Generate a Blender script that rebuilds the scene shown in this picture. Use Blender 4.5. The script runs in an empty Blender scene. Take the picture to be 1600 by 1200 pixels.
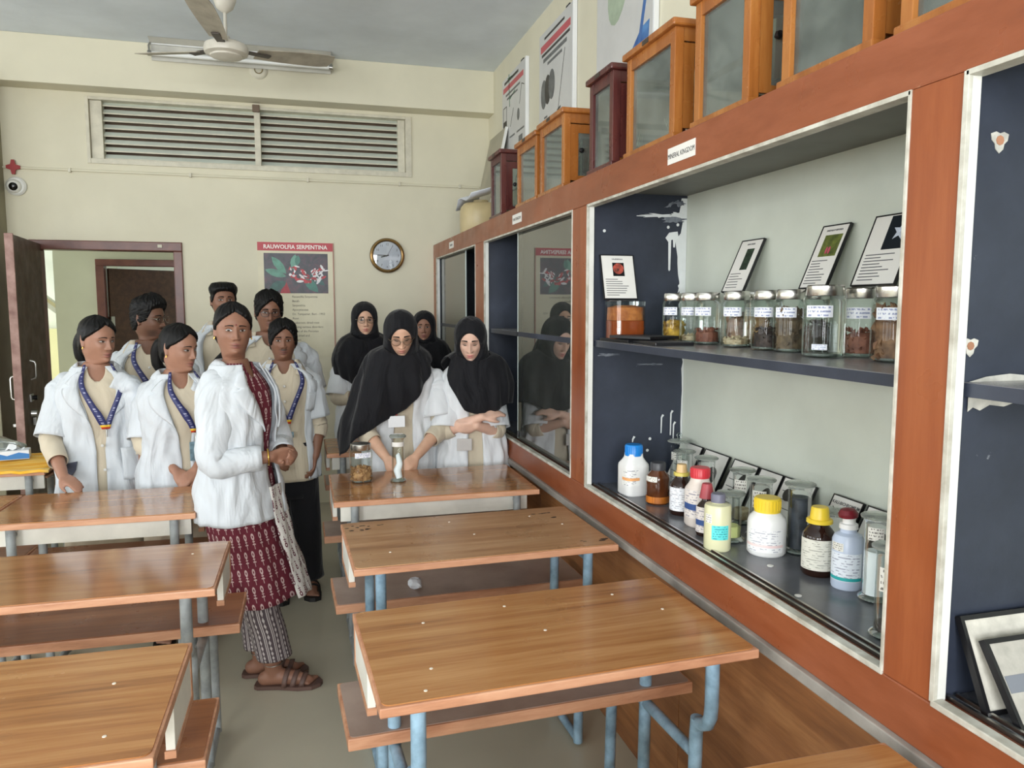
import bpy, bmesh, math, random
import numpy as np
from mathutils import Matrix, Vector, Euler, noise as mnoise

sc = bpy.context.scene
col = sc.collection
R = math.radians
PI = math.pi

# ------------------------------------------------------------------ camera
CAM = (0.0, 0.0, 1.52)
cd = bpy.data.cameras.new('camera')
cd.sensor_fit = 'HORIZONTAL'; cd.sensor_width = 36.0; cd.lens = 36.0 * 1200 / 1600
cd.clip_start = 0.05
cam = bpy.data.objects.new('camera', cd); col.objects.link(cam)
cam.location = CAM
cam.rotation_euler = (R(90 - 5.75), 0, R(-15.44))
sc.camera = cam

# ------------------------------------------------------------------ sky, window light, exposure
sc.view_settings.view_transform = 'Standard'
sc.view_settings.look = 'None'
sc.view_settings.gamma = 1.0
sc.view_settings.use_curve_mapping = False
sc.view_settings.exposure = -0.58
w = bpy.data.worlds.new('overcast_sky'); sc.world = w; w.use_nodes = True
w.node_tree.nodes['Background'].inputs[0].default_value = (0.86, 0.93, 1.0, 1)
w.node_tree.nodes['Background'].inputs[1].default_value = 2.6
sc.cycles.max_bounces = 12; sc.cycles.diffuse_bounces = 5; sc.cycles.transparent_max_bounces = 24
sc.cycles.glossy_bounces = 5; sc.cycles.caustics_reflective = False; sc.cycles.caustics_refractive = False
sc.cycles.sample_clamp_indirect = 6.0

def area(name, loc, rot, sx, sy, power, color=(1, 1, 1)):
    l = bpy.data.lights.new(name, 'AREA'); l.shape = 'RECTANGLE'; l.size = sx; l.size_y = sy
    l.energy = power; l.color = color
    o = bpy.data.objects.new(name, l); col.objects.link(o); o.location = loc; o.rotation_euler = rot
    return o
# daylight in the window openings of the left wall and of the wall behind the camera
DAY = (0.95, 0.98, 1.0)
LWIN = [(-1.3, 0.7), (1.3, 3.3), (3.9, 5.3)]           # y-ranges of the windows in the left wall
FWIN = [(-3.6, -1.9), (-1.2, 0.6)]                      # x-ranges of the windows in the wall behind
for i, (a, b) in enumerate(LWIN):
    area('window_daylight', (-4.32, (a + b) / 2, 1.75), (0, R(-90), 0), 1.6, b - a, 62 * (b - a) / 2, DAY)
for i, (a, b) in enumerate(FWIN):
    area('window_daylight', ((a + b) / 2, -2.32, 1.75), (R(90), 0, 0), b - a, 1.6, 250, DAY)
area('corridor_daylight', (-5.6, 7.6, 1.9), (0, R(-90), 0), 2.4, 2.6, 160, DAY)

# ------------------------------------------------------------------ materials
def lin(c):
    if isinstance(c, str): c = tuple(int(c[i:i + 2], 16) for i in (0, 2, 4))
    r = []
    for v in c[:3]:
        v = v / 255.0
        r.append(v / 12.92 if v <= 0.04045 else ((v + 0.055) / 1.055) ** 2.4)
    return (r[0], r[1], r[2], 1.0)

class NT:
    def __init__(s, name):
        s.m = bpy.data.materials.new(name); s.m.use_nodes = True; s.t = s.m.node_tree
        s.b = s.t.nodes['Principled BSDF']; s.out = s.t.nodes['Material Output']
    def n(s, typ, **kw):
        nd = s.t.nodes.new('ShaderNode' + typ)
        for k, v in kw.items():
            if k.startswith('i_'):
                k = k[2:]; k = int(k) if k.isdigit() else k
                nd.inputs[k].default_value = v
            else: setattr(nd, k, v)
        return nd
    def l(s, a, b): s.t.links.new(a, b)
    def coord(s, kind='Object', scale=(1, 1, 1), rnd=True):
        tc = s.n('TexCoord'); mp = s.n('Mapping'); mp.inputs['Scale'].default_value = scale
        s.l(tc.outputs[kind], mp.inputs['Vector'])
        if rnd and kind == 'Object':
            oi = s.n('ObjectInfo'); mu = s.n('Math', operation='MULTIPLY', i_1=17.0)
            s.l(oi.outputs['Random'], mu.inputs[0]); s.l(mu.outputs[0], mp.inputs['Location'])
        return mp.outputs[0]
    def noise(s, vec, scale, detail=4, rough=.55, dist=0):
        nd = s.n('TexNoise'); nd.inputs['Scale'].default_value = scale; nd.inputs['Detail'].default_value = detail
        nd.inputs['Roughness'].default_value = rough; nd.inputs['Distortion'].default_value = dist
        if vec is not None: s.l(vec, nd.inputs['Vector'])
        return nd.outputs['Fac']
    def ramp(s, fac, stops, interp='LINEAR'):
        r = s.n('ValToRGB'); r.color_ramp.interpolation = interp
        e = r.color_ramp.elements
        while len(e) < len(stops): e.new(0.5)
        for i, (p, c) in enumerate(stops):
            e[i].position = p; e[i].color = lin(c) if not isinstance(c, float) else (c, c, c, 1)
        s.l(fac, r.inputs[0]); return r.outputs[0]
    def mix(s, fac, a, b, mode='MIX'):
        m = s.n('MixRGB', blend_type=mode)
        for k, v in ((0, fac), (1, a), (2, b)):
            if hasattr(v, 'links') or hasattr(v, 'is_linked'): s.l(v, m.inputs[k])
            elif k == 0: m.inputs[0].default_value = v
            else: m.inputs[k].default_value = lin(v)
        return m.outputs[0]
    def math(s, op, a, b=0.0):
        m = s.n('Math', operation=op)
        for k, v in ((0, a), (1, b)):
            if hasattr(v, 'is_linked'): s.l(v, m.inputs[k])
            else: m.inputs[k].default_value = v
        return m.outputs[0]
    def base(s, c):
        if hasattr(c, 'is_linked'): s.l(c, s.b.inputs['Base Color'])
        else: s.b.inputs['Base Color'].default_value = lin(c)
    def set(s, rough=.5, metal=0, spec=.5, coat=0):
        s.b.inputs['Roughness'].default_value = rough; s.b.inputs['Metallic'].default_value = metal
        s.b.inputs['Specular IOR Level'].default_value = spec; s.b.inputs['Coat Weight'].default_value = coat
        if coat: s.b.inputs['Coat Roughness'].default_value = .12
    def bump(s, h, strength=.2, dist=.01):
        b = s.n('Bump'); b.inputs['Strength'].default_value = strength; b.inputs['Distance'].default_value = dist
        s.l(h, b.inputs['Height']); s.l(b.outputs[0], s.b.inputs['Normal'])

MATS = {}
def plain(name, c, rough=.5, metal=0, spec=.5, var=.08, vscale=6, bump=0, bscale=60, coat=0, coord='Object', dark=None):
    """base colour, slightly uneven, with optional fine relief"""
    if name in MATS: return MATS[name]
    t = NT(name); t.set(rough, metal, spec, coat)
    if var > 0:
        v = t.coord(coord); f = t.noise(v, vscale, 5)
        if dark is None:
            cc = lin(c); d = tuple(max(0, x * (1 - 3 * var)) for x in cc[:3]) + (1,)
        else: d = lin(dark)
        r = t.n('ValToRGB'); r.color_ramp.elements[0].position = .3; r.color_ramp.elements[1].position = .65
        r.color_ramp.elements[0].color = d; r.color_ramp.elements[1].color = lin(c)
        t.l(f, r.inputs[0]); t.base(r.outputs[0])
    else: t.base(c)
    if bump:
        v2 = t.coord(coord); t.bump(t.noise(v2, bscale, 6), bump, .004)
    MATS[name] = t.m; return t.m

def wood(name, light, mid, dark, scale=(1.6, 22, 22), rough=.35, spec=.5, coat=0, wear=None):
    if name in MATS: return MATS[name]
    t = NT(name); t.set(rough, 0, spec, coat)
    v = t.coord('Object', scale)
    a = t.noise(v, 1.0, 6, .6, .6); v2 = t.coord('Object', tuple(x * 4 for x in scale)); b = t.noise(v2, 1.3, 5, .7)
    f = t.math('ADD', t.math('MULTIPLY', a, .72), t.math('MULTIPLY', b, .28))
    c = t.ramp(f, [(.30, dark), (.47, mid), (.62, light)])
    if wear:
        v3 = t.coord('Object'); wf = t.ramp(t.noise(v3, wear[1], 7, .7), [(wear[2], 0.0), (wear[2] + .12, 1.0)])
        c = t.mix(wf, c, wear[0])
    t.base(c); t.bump(f, .06, .002)
    rr = t.ramp(t.noise(t.coord('Object'), 7, 4), [(.3, float(rough * .8)), (.7, float(min(1, rough * 1.3)))]); t.l(rr, t.b.inputs['Roughness'])
    MATS[name] = t.m; return t.m

def glass(name, tint=(235, 245, 240), ior=1.5, gloss_rough=.02, haze=0.0, fmul=1.0):
    """thin clear sheet: see-through with a Fresnel reflection and a little dust"""
    if name in MATS: return MATS[name]
    t = NT(name); t.t.nodes.remove(t.b)
    tr = t.n('BsdfTransparent'); tr.inputs[0].default_value = lin(tint)
    gl = t.n('BsdfGlossy'); gl.inputs['Roughness'].default_value = gloss_rough; gl.inputs[0].default_value = (1, 1, 1, 1)
    fr = t.n('Fresnel'); fr.inputs['IOR'].default_value = ior
    mx = t.n('MixShader'); t.l(t.math('MULTIPLY', fr.outputs[0], fmul), mx.inputs[0]); t.l(tr.outputs[0], mx.inputs[1]); t.l(gl.outputs[0], mx.inputs[2])
    out = mx.outputs[0]
    if haze:
        df = t.n('BsdfDiffuse'); df.inputs[0].default_value = lin((215, 222, 215))
        mh = t.n('MixShader'); f = t.ramp(t.noise(t.coord('Object'), 5, 6, .7), [(.35, float(haze * .4)), (.7, float(haze))])
        t.l(f, mh.inputs[0]); t.l(out, mh.inputs[1]); t.l(df.outputs[0], mh.inputs[2]); out = mh.outputs[0]
    t.l(out, t.out.inputs[0]); MATS[name] = t.m; return t.m

def printed(name, paper, ink, rows=9, ncols=26, amt=.47, top=None, band=None):
    """paper with lines of small illegible print laid out in the UV square"""
    if name in MATS: return MATS[name]
    t = NT(name); t.set(.55)
    tc = t.n('TexCoord'); sp = t.n('SeparateXYZ'); t.l(tc.outputs['UV'], sp.inputs[0])
    u, v = sp.outputs[0], sp.outputs[1]
    vr = t.math('MULTIPLY', v, rows); fl = t.math('FLOOR', vr); fr = t.math('FRACT', vr)
    line = t.math('MULTIPLY', t.math('GREATER_THAN', fr, .28), t.math('LESS_THAN', fr, .72))
    cmb = t.n('CombineXYZ'); t.l(t.math('MULTIPLY', u, ncols), cmb.inputs[0]); t.l(t.math('MULTIPLY', fl, 7.3), cmb.inputs[1]); t.l(vr, cmb.inputs[2])
    nz = t.noise(cmb.outputs[0], 1.0, 2)
    ink_m = t.math('MULTIPLY', line, t.math('GREATER_THAN', nz, amt))
    inside = t.math('MULTIPLY', t.math('GREATER_THAN', u, .08), t.math('LESS_THAN', u, .92))
    f = t.math('MULTIPLY', ink_m, inside)
    c = t.mix(f, paper, ink)
    if band:
        for (v0, v1, cc) in band:
            bm_ = t.math('MULTIPLY', t.math('GREATER_THAN', v, v0), t.math('LESS_THAN', v, v1))
            c = t.mix(bm_, c, cc)
    t.base(c); MATS[name] = t.m; return t.m

# ------------------------------------------------------------------ mesh building
class MB:
    def __init__(s): s.v = []; s.f = []; s.mi = []; s.uv = {}
    def add(s, vs, fs, mi=0, mat=None, uvs=None):
        o = len(s.v)
        for p in vs:
            p = Vector(p)
            if mat is not None: p = mat @ p
            s.v.append(tuple(p))
        for k, f in enumerate(fs):
            if uvs is not None: s.uv[len(s.f)] = [uvs[i] for i in f]
            s.f.append(tuple(i + o for i in f)); s.mi.append(mi)
        return s
    def box(s, c, d, mi=0, rot=None, bev=0, mat=None):
        """box about centre c with size d; bev chamfers its edges"""
        m = Matrix.Translation(Vector(c))
        if rot is not None: m = m @ Euler(rot).to_matrix().to_4x4()
        if mat is not None: m = mat @ m
        if bev > 0:
            bm = bmesh.new(); bmesh.ops.create_cube(bm, size=1)
            for v in bm.verts: v.co = Vector((v.co.x * d[0], v.co.y * d[1], v.co.z * d[2]))
            bmesh.ops.bevel(bm, geom=bm.edges[:], offset=min(bev, min(d) * .45), segments=2, affect='EDGES', profile=.6)
            bm.verts.index_update()
            s.add([v.co for v in bm.verts], [[v.index for v in f.verts] for f in bm.faces], mi, m); bm.free(); return s
        x, y, z = (q / 2 for q in d)
        vs = [(-x, -y, -z), (x, -y, -z), (x, y, -z), (-x, y, -z), (-x, -y, z), (x, -y, z), (x, y, z), (-x, y, z)]
        return s.add(vs, [(0, 3, 2, 1), (4, 5, 6, 7), (0, 1, 5, 4), (1, 2, 6, 5), (2, 3, 7, 6), (3, 0, 4, 7)], mi, m)
    def b2(s, lo, hi, mi=0, bev=0, mat=None):
        return s.box([(a + b) / 2 for a, b in zip(lo, hi)], [abs(b - a) for a, b in zip(lo, hi)], mi, None, bev, mat)
    def tube(s, pts, rad, seg=10, mi=0, caps=True, mat=None, squash=None):
        """tube through pts; rad a number or one per point"""
        pts = [Vector(p) for p in pts]; n = len(pts)
        rad = [rad] * n if not hasattr(rad, '__len__') else list(rad)
        vs = []; fs = []; up = None
        for i, p in enumerate(pts):
            t = (pts[min(i + 1, n - 1)] - pts[max(i - 1, 0)]).normalized()
            if up is None:
                up = Vector((0, 0, 1)) if abs(t.z) < .9 else Vector((0, 1, 0))
            a = t.cross(up); 
            if a.length < 1e-6: a = t.orthogonal()
            a.normalize(); b = a.cross(t).normalized(); up = b
            for k in range(seg):
                q = 2 * PI * k / seg
                sq = squash if squash else 1.0
                vs.append(p + (a * math.cos(q) + b * math.sin(q) * sq) * rad[i])
        for i in range(n - 1):
            for k in range(seg):
                fs.append((i * seg + k, i * seg + (k + 1) % seg, (i + 1) * seg + (k + 1) % seg, (i + 1) * seg + k))
        if caps: fs.append(tuple(range(seg - 1, -1, -1))); fs.append(tuple((n - 1) * seg + k for k in range(seg)))
        return s.add(vs, fs, mi, mat)
    def lathe(s, prof, seg=24, mi=0, mat=None, mis=None, n=2.0, caps=True, uvv=False):
        """prof = [(r, z), ...] turned about z; n > 2 squares the section"""
        vs = []; fs = []
        rows = len(prof)
        o = len(s.v)
        for (r, z) in prof:
            for k in range(seg):
                q = 2 * PI * k / seg; c, d = math.cos(q), math.sin(q)
                e = 1.0 if n == 2 else (abs(c) ** n + abs(d) ** n) ** (-1.0 / n)
                vs.append((r * c * e, r * d * e, z))
        f_mi = []
        for i in range(rows - 1):
            for k in range(seg):
                fs.append((i * seg + k, i * seg + (k + 1) % seg, (i + 1) * seg + (k + 1) % seg, (i + 1) * seg + k)); f_mi.append(mis[i] if mis else mi)
        if caps:
            if prof[0][0] > 1e-5: fs.append(tuple(range(seg - 1, -1, -1))); f_mi.append(mis[0] if mis else mi)
            if prof[-1][0] > 1e-5: fs.append(tuple((rows - 1) * seg + k for k in range(seg))); f_mi.append(mis[-1] if mis else mi)
        b0 = len(s.f); s.add(vs, fs, mi, mat)
        for j, m_ in enumerate(f_mi): s.mi[b0 + j] = m_
        return s
    def arc_label(s, r, z0, z1, a0, a1, seg=14, mi=0, n=2.0, mat=None):
        vs = []; uv = []
        for i in range(seg + 1):
            q = a0 + (a1 - a0) * i / seg; c, d = math.cos(q), math.sin(q)
            e = 1.0 if n == 2 else (abs(c) ** n + abs(d) ** n) ** (-1.0 / n)
            for j, z in enumerate((z0, z1)): vs.append((r * c * e, r * d * e, z)); uv.append((i / seg, j))
        fs = [(2 * i, 2 * i + 2, 2 * i + 3, 2 * i + 1) for i in range(seg)]
        return s.add(vs, fs, mi, mat, uv)
    def prism(s, out, z0, z1, mi=0, mat=None):
        n = len(out); vs = [(x, y, z0) for x, y in out] + [(x, y, z1) for x, y in out]
        fs = [tuple(range(n - 1, -1, -1)), tuple(range(n, 2 * n))] + [(i, (i + 1) % n, n + (i + 1) % n, n + i) for i in range(n)]
        return s.add(vs, fs, mi, mat)
    def quad(s, a, b, c, d, mi=0, mat=None): return s.add([a, b, c, d], [(0, 1, 2, 3)], mi, mat, [(0, 0), (1, 0), (1, 1), (0, 1)])
    def grid(s, P, mi=0, closed=False, mat=None, uv=None):
        """P: array rows x cols x 3"""
        r, c = len(P), len(P[0]); vs = [tuple(P[i][j]) for i in range(r) for j in range(c)]
        fs = []
        for i in range(r - 1):
            for j in range(c if closed else c - 1): fs.append((i * c + j, i * c + (j + 1) % c, (i + 1) * c + (j + 1) % c, (i + 1) * c + j))
        u = [tuple(uv[i][j]) for i in range(r) for j in range(c)] if uv is not None else None
        return s.add(vs, fs, mi, mat, u)
    def mesh(s, name, mats, smooth=None):
        me = bpy.data.meshes.new(name); me.from_pydata(s.v, [], s.f)
        if not isinstance(mats, (list, tuple)): mats = [mats]
        for m in mats: me.materials.append(m)
        me.polygons.foreach_set('material_index', s.mi)
        if s.uv:
            ul = me.uv_layers.new(name='UVMap')
            for p in me.polygons:
                q = s.uv.get(p.index)
                if q:
                    for k, li in enumerate(p.loop_indices): ul.data[li].uv = q[k]
        bm = bmesh.new(); bm.from_mesh(me); bmesh.ops.recalc_face_normals(bm, faces=bm.faces[:]); bm.to_mesh(me); bm.free()
        if smooth is not None:
            me.polygons.foreach_set('use_smooth', [True] * len(me.polygons))
            if smooth < 180: me.set_sharp_from_angle(angle=R(smooth))
        me.update(); return me
    def build(s, name, mats, parent=None, smooth=None, loc=None, mods=None):
        o = bpy.data.objects.new(name, s.mesh(name, mats, smooth)); col.objects.link(o)
        if parent is not None: o.parent = parent
        if loc is not None: o.location = loc
        return o

def tag(o, label=None, cat=None, group=None, kind=None):
    if label: o['label'] = label
    if cat: o['category'] = cat
    if group: o['group'] = group
    if kind: o['kind'] = kind
    return o
def thing(name, label, cat, loc=(0, 0, 0), rz=0, group=None, mtx=None):
    o = bpy.data.objects.new(name, None); col.objects.link(o); o.empty_display_size = .05
    if mtx is not None: o.matrix_world = mtx
    else: o.location = loc; o.rotation_euler = (0, 0, rz)
    return tag(o, label, cat, group)
def copy_tree(o, parent=None):
    c = o.copy(); col.objects.link(c); c.parent = parent
    for ch in list(o.children): copy_tree(ch, c)
    return c
def frame_mtx(origin, xdir, ydir):
    """local x, y along the given directions, z out of the sheet"""
    x = Vector(xdir).normalized(); y = Vector(ydir); y = (y - x * y.dot(x)).normalized(); z = x.cross(y)
    m = Matrix((x, y, z)).transposed().to_4x4(); m.translation = Vector(origin); return m
def text(name, body, size, mat, parent=None, loc=(0, 0, 0), align='LEFT', depth=.0004, sx=1.0, bold=0.0, mtx=None):
    cu = bpy.data.curves.new('t', 'FONT'); cu.body = body; cu.size = size; cu.align_x = align; cu.extrude = depth; cu.offset = bold
    cu.resolution_u = 2
    ob = bpy.data.objects.new('t', cu); col.objects.link(ob)
    dg = bpy.context.evaluated_depsgraph_get(); me = bpy.data.meshes.new_from_object(ob.evaluated_get(dg))
    bpy.data.objects.remove(ob); bpy.data.curves.remove(cu)
    me.name = name; me.materials.clear(); me.materials.append(mat)
    o = bpy.data.objects.new(name, me); col.objects.link(o); o.parent = parent; o.location = loc; o.scale = (sx, 1, 1)
    if mtx is not None: o.matrix_world = mtx
    return o
# ------------------------------------------------------------------ the room
def struct(o, label=None): o['kind'] = 'structure'; (label and o.__setitem__('label', label)); return o
m_wall = plain('cream_wall_paint', (222, 217, 195), .75, var=.035, vscale=1.6, bump=.12, bscale=45, spec=.25)
m_corr = plain('pale_green_corridor_paint', (200, 201, 178), .7, var=.03, vscale=2, spec=.25)
m_ceil = plain('whitewashed_ceiling', (224, 232, 239), .85, var=.05, vscale=2.2, bump=.2, bscale=30, spec=.15)
m_floor = plain('grey_green_stone_floor', (186, 180, 160), .3, var=.06, vscale=1.3, spec=.5)
m_door = wood('dark_brown_door_paint', (84, 58, 40), (70, 47, 33), (56, 37, 27), (20, 20, 2), .45)
m_dframe = plain('red_brown_gloss_paint', (112, 66, 54), .35, var=.1, vscale=9, dark=(88, 48, 42))
m_white = plain('white_paint', (232, 232, 226), .45, var=.05, vscale=12)
m_offw = plain('aged_cream_paint', (214, 209, 190), .5, var=.07, vscale=14)
m_steel = plain('brushed_steel', (190, 190, 186), .28, 1.0, var=.04)
m_black = plain('black_plastic', (18, 18, 20), .35, var=0)
ZC, YB, XR, XL, YF = 3.30, 6.05, 1.48, -4.2, -2.2

struct(MB().b2((XL - .3, YF - .3, -.1), (XR + .3, 8.1, 0)).build('floor', m_floor))
struct(MB().b2((XL - .3, YF - .3, ZC), (XR + .3, YB + .2, ZC + .12)).build('ceiling', m_ceil))
struct(MB().b2((XR, YF - .3, 0), (XR + .2, YB + .2, ZC)).build('wall_right', m_wall))
# back wall with the doorway and the louvre opening
DX0, DX1, DZ = -1.78, -0.80, 1.98
LX0, LX1, LZ0, LZ1 = -1.385, 0.868, 2.512, 2.965
b = MB()
b.b2((XL - .3, YB, 0), (DX0, YB + .2, LZ0)); b.b2((DX1, YB, 0), (XR, YB + .2, LZ0)); b.b2((DX0, YB, DZ), (DX1, YB + .2, LZ0))
b.b2((XL - .3, YB, LZ0), (LX0, YB + .2, LZ1)); b.b2((LX1, YB, LZ0), (XR, YB + .2, LZ1)); b.b2((XL - .3, YB, LZ1), (XR, YB + .2, ZC))
struct(b.build('wall_back', m_wall))
struct(MB().b2((XL, 5.87, 2.99), (XR, YB, ZC), bev=.006).build('trim_1', m_wall), 'cream plastered beam along the top of the back wall')
struct(MB().b2((-2.35, 5.72, 0), (-1.905, YB, 2.99), bev=.006).build('trim_2', plain('olive_grey_pilaster', (150, 144, 118), .6, var=.06)), 'olive grey pilaster at the far left of the back wall')  # pilaster in one even tone, darker than the wall

def wall_with_windows(name, axis, fixed, lo, hi, wins, thick):
    b = MB(); z0, z1 = .95, 2.55
    def put(a, c, za, zb):
        if axis == 'x': b.b2((fixed - thick, a, za), (fixed, c, zb))
        else: b.b2((a, fixed - thick, za), (c, fixed, zb))
    cur = lo
    for (a, c) in wins:
        put(cur, a, 0, ZC); put(a, c, 0, z0); put(a, c, z1, ZC); cur = c
    put(cur, hi, 0, ZC)
    return struct(b.build(name, m_wall))
wall_with_windows('wall_left', 'x', XL, YF - .3, YB + .2, LWIN, .15)
wall_with_windows('wall_front', 'y', YF, XL, XR, FWIN, .15)
def room_window(n, axis, a, c):
    o = bpy.data.objects.new('window_%d' % n, None); col.objects.link(o); struct(o)
    for k in range(4):
        q = a + (c - a) * k / 3
        bb = MB()
        if axis == 'x': bb.b2((XL - .1, q - .025, .95), (XL - .05, q + .025, 2.55))
        else: bb.b2((q - .025, YF - .1, .95), (q + .025, YF - .05, 2.55))
        bb.build('window_bar', m_dframe, o)
    for z in (.97, 1.95, 2.53):
        bb = MB()
        if axis == 'x': bb.b2((XL - .105, a, z - .025), (XL - .045, c, z + .025))
        else: bb.b2((a, YF - .105, z - .025), (c, YF - .045, z + .025))
        bb.build('window_rail', m_dframe, o)
n = 2
for (a, c) in LWIN: room_window(n, 'x', a, c); n += 1
for (a, c) in FWIN: room_window(n, 'y', a, c); n += 1

# louvred ventilator above the door: frame, mullion, one slat at a time
win = bpy.data.objects.new('window_1', None); col.objects.link(win); struct(win, 'wide louvred ventilator window under the beam')
m_slat = plain('pale_green_louvre_glass', (226, 233, 222), .18, var=.05, vscale=5, spec=.6)
m_lback = plain('brown_louvre_backing', (104, 86, 70), .8, var=.12, vscale=8)
for lo, hi in (((LX0, YB - .012, LZ0), (LX0 + .022, YB + .13, LZ1)), ((LX1 - .045, YB - .012, LZ0), (LX1, YB + .13, LZ1)),
               ((LX0 + .022, YB - .011, LZ0), (LX1 - .045, YB + .13, LZ0 + .035)), ((LX0 + .022, YB - .011, LZ1 - .02), (LX1 - .045, YB + .13, LZ1))):
    MB().b2(lo, hi, bev=.003).build('window_frame', m_offw, win)
MB().b2((LX0 + .024, YB + .015, LZ0 + .036), (LX0 + .10, YB + .10, LZ1 - .021), bev=.003).build('window_stile', m_offw, win)
MB().b2((LX1 - .10, YB + .03, LZ0 + .036), (LX1 - .047, YB + .10, LZ1 - .021), bev=.003).build('window_stile', m_offw, win)
MB().b2((-.278, YB - .006, LZ0 + .035), (-.236, YB + .11, LZ1 - .02), bev=.003).build('mullion', m_offw, win)
MB().box((-.262, YB - .02, LZ1 - .015), (.05, .03, .05), bev=.004).build('catch', plain('rusty_iron', (110, 92, 76), .6), win)
MB().b2((LX0 + .02, YB + .135, LZ0), (LX1, YB + .15, LZ1)).build('backing', m_lback, win)
sl = None
for (xa, xb) in ((LX0 + .10, -.278), (-.236, LX1 - .10)):
    for i in range(8):
        z = LZ0 + .062 + i * .0515
        w_ = xb - xa
        MB().box((0, 0, 0), (w_, .047, .005), rot=(R(44), 0, 0)).build('slat', m_slat, win, loc=((xa + xb) / 2, YB + .065, z))
        MB().box((0, 0, 0), (w_, .006, .008)).build('slat_lip', m_offw, win, loc=((xa + xb) / 2, YB + .0475, z - .0165))

# doorway: frame, leaf swung into the room
d1 = bpy.data.objects.new('door_1', None); col.objects.link(d1); struct(d1, 'dark brown door standing open into the classroom')
for lo, hi, nm in (((DX0, YB - .02, DZ - .065), (DX1, YB + .12, DZ), 'frame_head'), ((DX0, YB - .02, 0), (DX0 + .06, YB + .12, DZ - .065), 'frame_jamb'), ((DX1 - .06, YB - .02, 0), (DX1, YB + .12, DZ - .065), 'frame_jamb')):
    MB().b2(lo, hi, bev=.006).build(nm, m_dframe, d1)
hinge = Vector((-1.722, 6.02, 0)); free = Vector((-1.652, 5.26, 0)); dv = (free - hinge); L = dv.length
leaf_m = frame_mtx(hinge, dv, (0, 0, 1))          # local x along the leaf, y up, z towards +X side or -X
leaf = MB().b2((0, .01, -.02), (L, 1.95, .018), bev=.003).build('door_leaf', [m_door], d1); leaf.matrix_world = leaf_m
m_pink = plain('worn_pinkish_wood_edge', (168, 134, 124), .55, var=.16, vscale=14, dark=(120, 84, 74))
MB().b2((L - .001, .01, -.024), (L + .012, 1.955, .022), bev=.003).build('leaf_edge', m_pink, leaf)
zs = 1 if (leaf_m.to_3x3() @ Vector((0, 0, 1))).x > 0 else -1
def pull(x, y0, y1, side):
    o_ = .019 * side; q = .045 * side
    return MB().tube([(x, y0, o_), (x, y0 + .008, q), (x, y0 + .02, q * 1.1), (x, y1 - .02, q * 1.1), (x, y1 - .008, q), (x, y1, o_)], .006, 8)
pull(L - .24, 1.06, 1.18, zs).build('pull_handle', m_steel, leaf, 60)
pull(L - .05, .95, 1.10, -zs).build('pull_handle', m_steel, leaf, 60)
MB().box((L - .22, .945, .022 * zs), (.075, .05, .012), bev=.003).build('lock_plate', m_steel, leaf)
MB().tube([(L - .22, .945, .02 * zs), (L - .22, .945, .055 * zs)], [.012, .016], 12).build('lock_knob', m_black, leaf, 40)
MB().tube([(L - .21, .845, .018 * zs), (L - .21, .845, .05 * zs)], [.026, .022], 14).build('rim_lock', m_steel, leaf, 40)
MB().b2((L - .222, .77, .025 * zs), (L - .198, .82, .045 * zs), bev=.004).build('padlock', m_steel, leaf)
MB().box((L - .02, .80, -.03 * zs), (.05, .02, .02), bev=.004).build('bolt', m_steel, leaf)
MB().box((-.945 + .0, YB - .026, DZ - .03), (.03, .008, .022), bev=.002).build('hook_plate', m_offw, d1)

# corridor behind the doorway with a second door and a stair
struct(MB().b2((-6, YB + .2, ZC - .3), (XR + .3, 8.1, ZC)).build('trim_3', m_ceil), 'corridor ceiling')
CY = 7.8; fx0, fx1, fz = -1.77, -.86, 1.95
b = MB(); b.b2((-2.114, CY, 0), (fx0, CY + .15, ZC)); b.b2((fx1, CY, 0), (XR + .3, CY + .15, ZC)); b.b2((fx0, CY, fz), (fx1, CY + .15, ZC))
struct(b.build('wall_corridor', m_corr))
struct(MB().b2((.3, YB + .2, 0), (.45, CY, ZC)).build('wall_corridor_end', m_corr))
struct(MB().b2((-5.5, 9.6, -.1), (2, 9.75, 4)).build('wall_stair', plain('bright_white_stair_wall', (238, 240, 226), .7, var=.02)))
struct(MB().b2((-6, 8.1, -.1), (3, 9.7, 0)).build('floor_stair', m_floor))
struct(MB().b2((-2.114, CY + .15, 0), (-1.96, 9.6, ZC)).build('wall_room_beyond', m_corr))
st = bpy.data.objects.new('trim_4', None); col.objects.link(st); struct(st, 'sloping underside of the stair beyond the corridor')
MB().box((-2.62, 9.2, 1.62), (1.6, .3, .05), rot=(0, R(40), 0)).build('stair_soffit', plain('grey_stair_plaster', (196, 196, 178), .7), st)
MB().box((-2.6, 9.02, 1.66), (1.6, .03, .03), rot=(0, R(40), 0)).build('stair_rail', plain('stair_rail_paint', (170, 160, 120), .5), st)
MB().b2((-3.4, 9.35, .0), (-2.2, 9.55, 1.28)).build('stair_wall', plain('pale_yellow_stair_paint', (236, 230, 178), .7, var=.02), st)
d2 = bpy.data.objects.new('door_2', None); col.objects.link(d2); struct(d2, 'brown door standing ajar across the corridor')
for lo, hi, nm in (((fx0, CY - .02, fz - .06), (fx1, CY + .1, fz), 'frame_head'), ((fx0, CY - .02, 0), (fx0 + .07, CY + .1, fz - .06), 'frame_jamb'), ((fx1 - .07, CY - .02, 0), (fx1, CY + .1, fz - .06), 'frame_jamb')):
    MB().b2(lo, hi, bev=.005).build(nm, m_dframe, d2)
l2 = MB().b2((0, 0, -.018), (.78, 1.86, .018), bev=.003).build('door_leaf', m_door, d2)
l2.matrix_world = frame_mtx((fx0 + .085, CY + .06, .01), (math.cos(R(38)), math.sin(R(38)), 0), (0, 0, 1))
MB().b2((-.004, 1.25, -.03), (.03, 1.42, .03), bev=.003).build('hinge', m_steel, l2)

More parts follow.
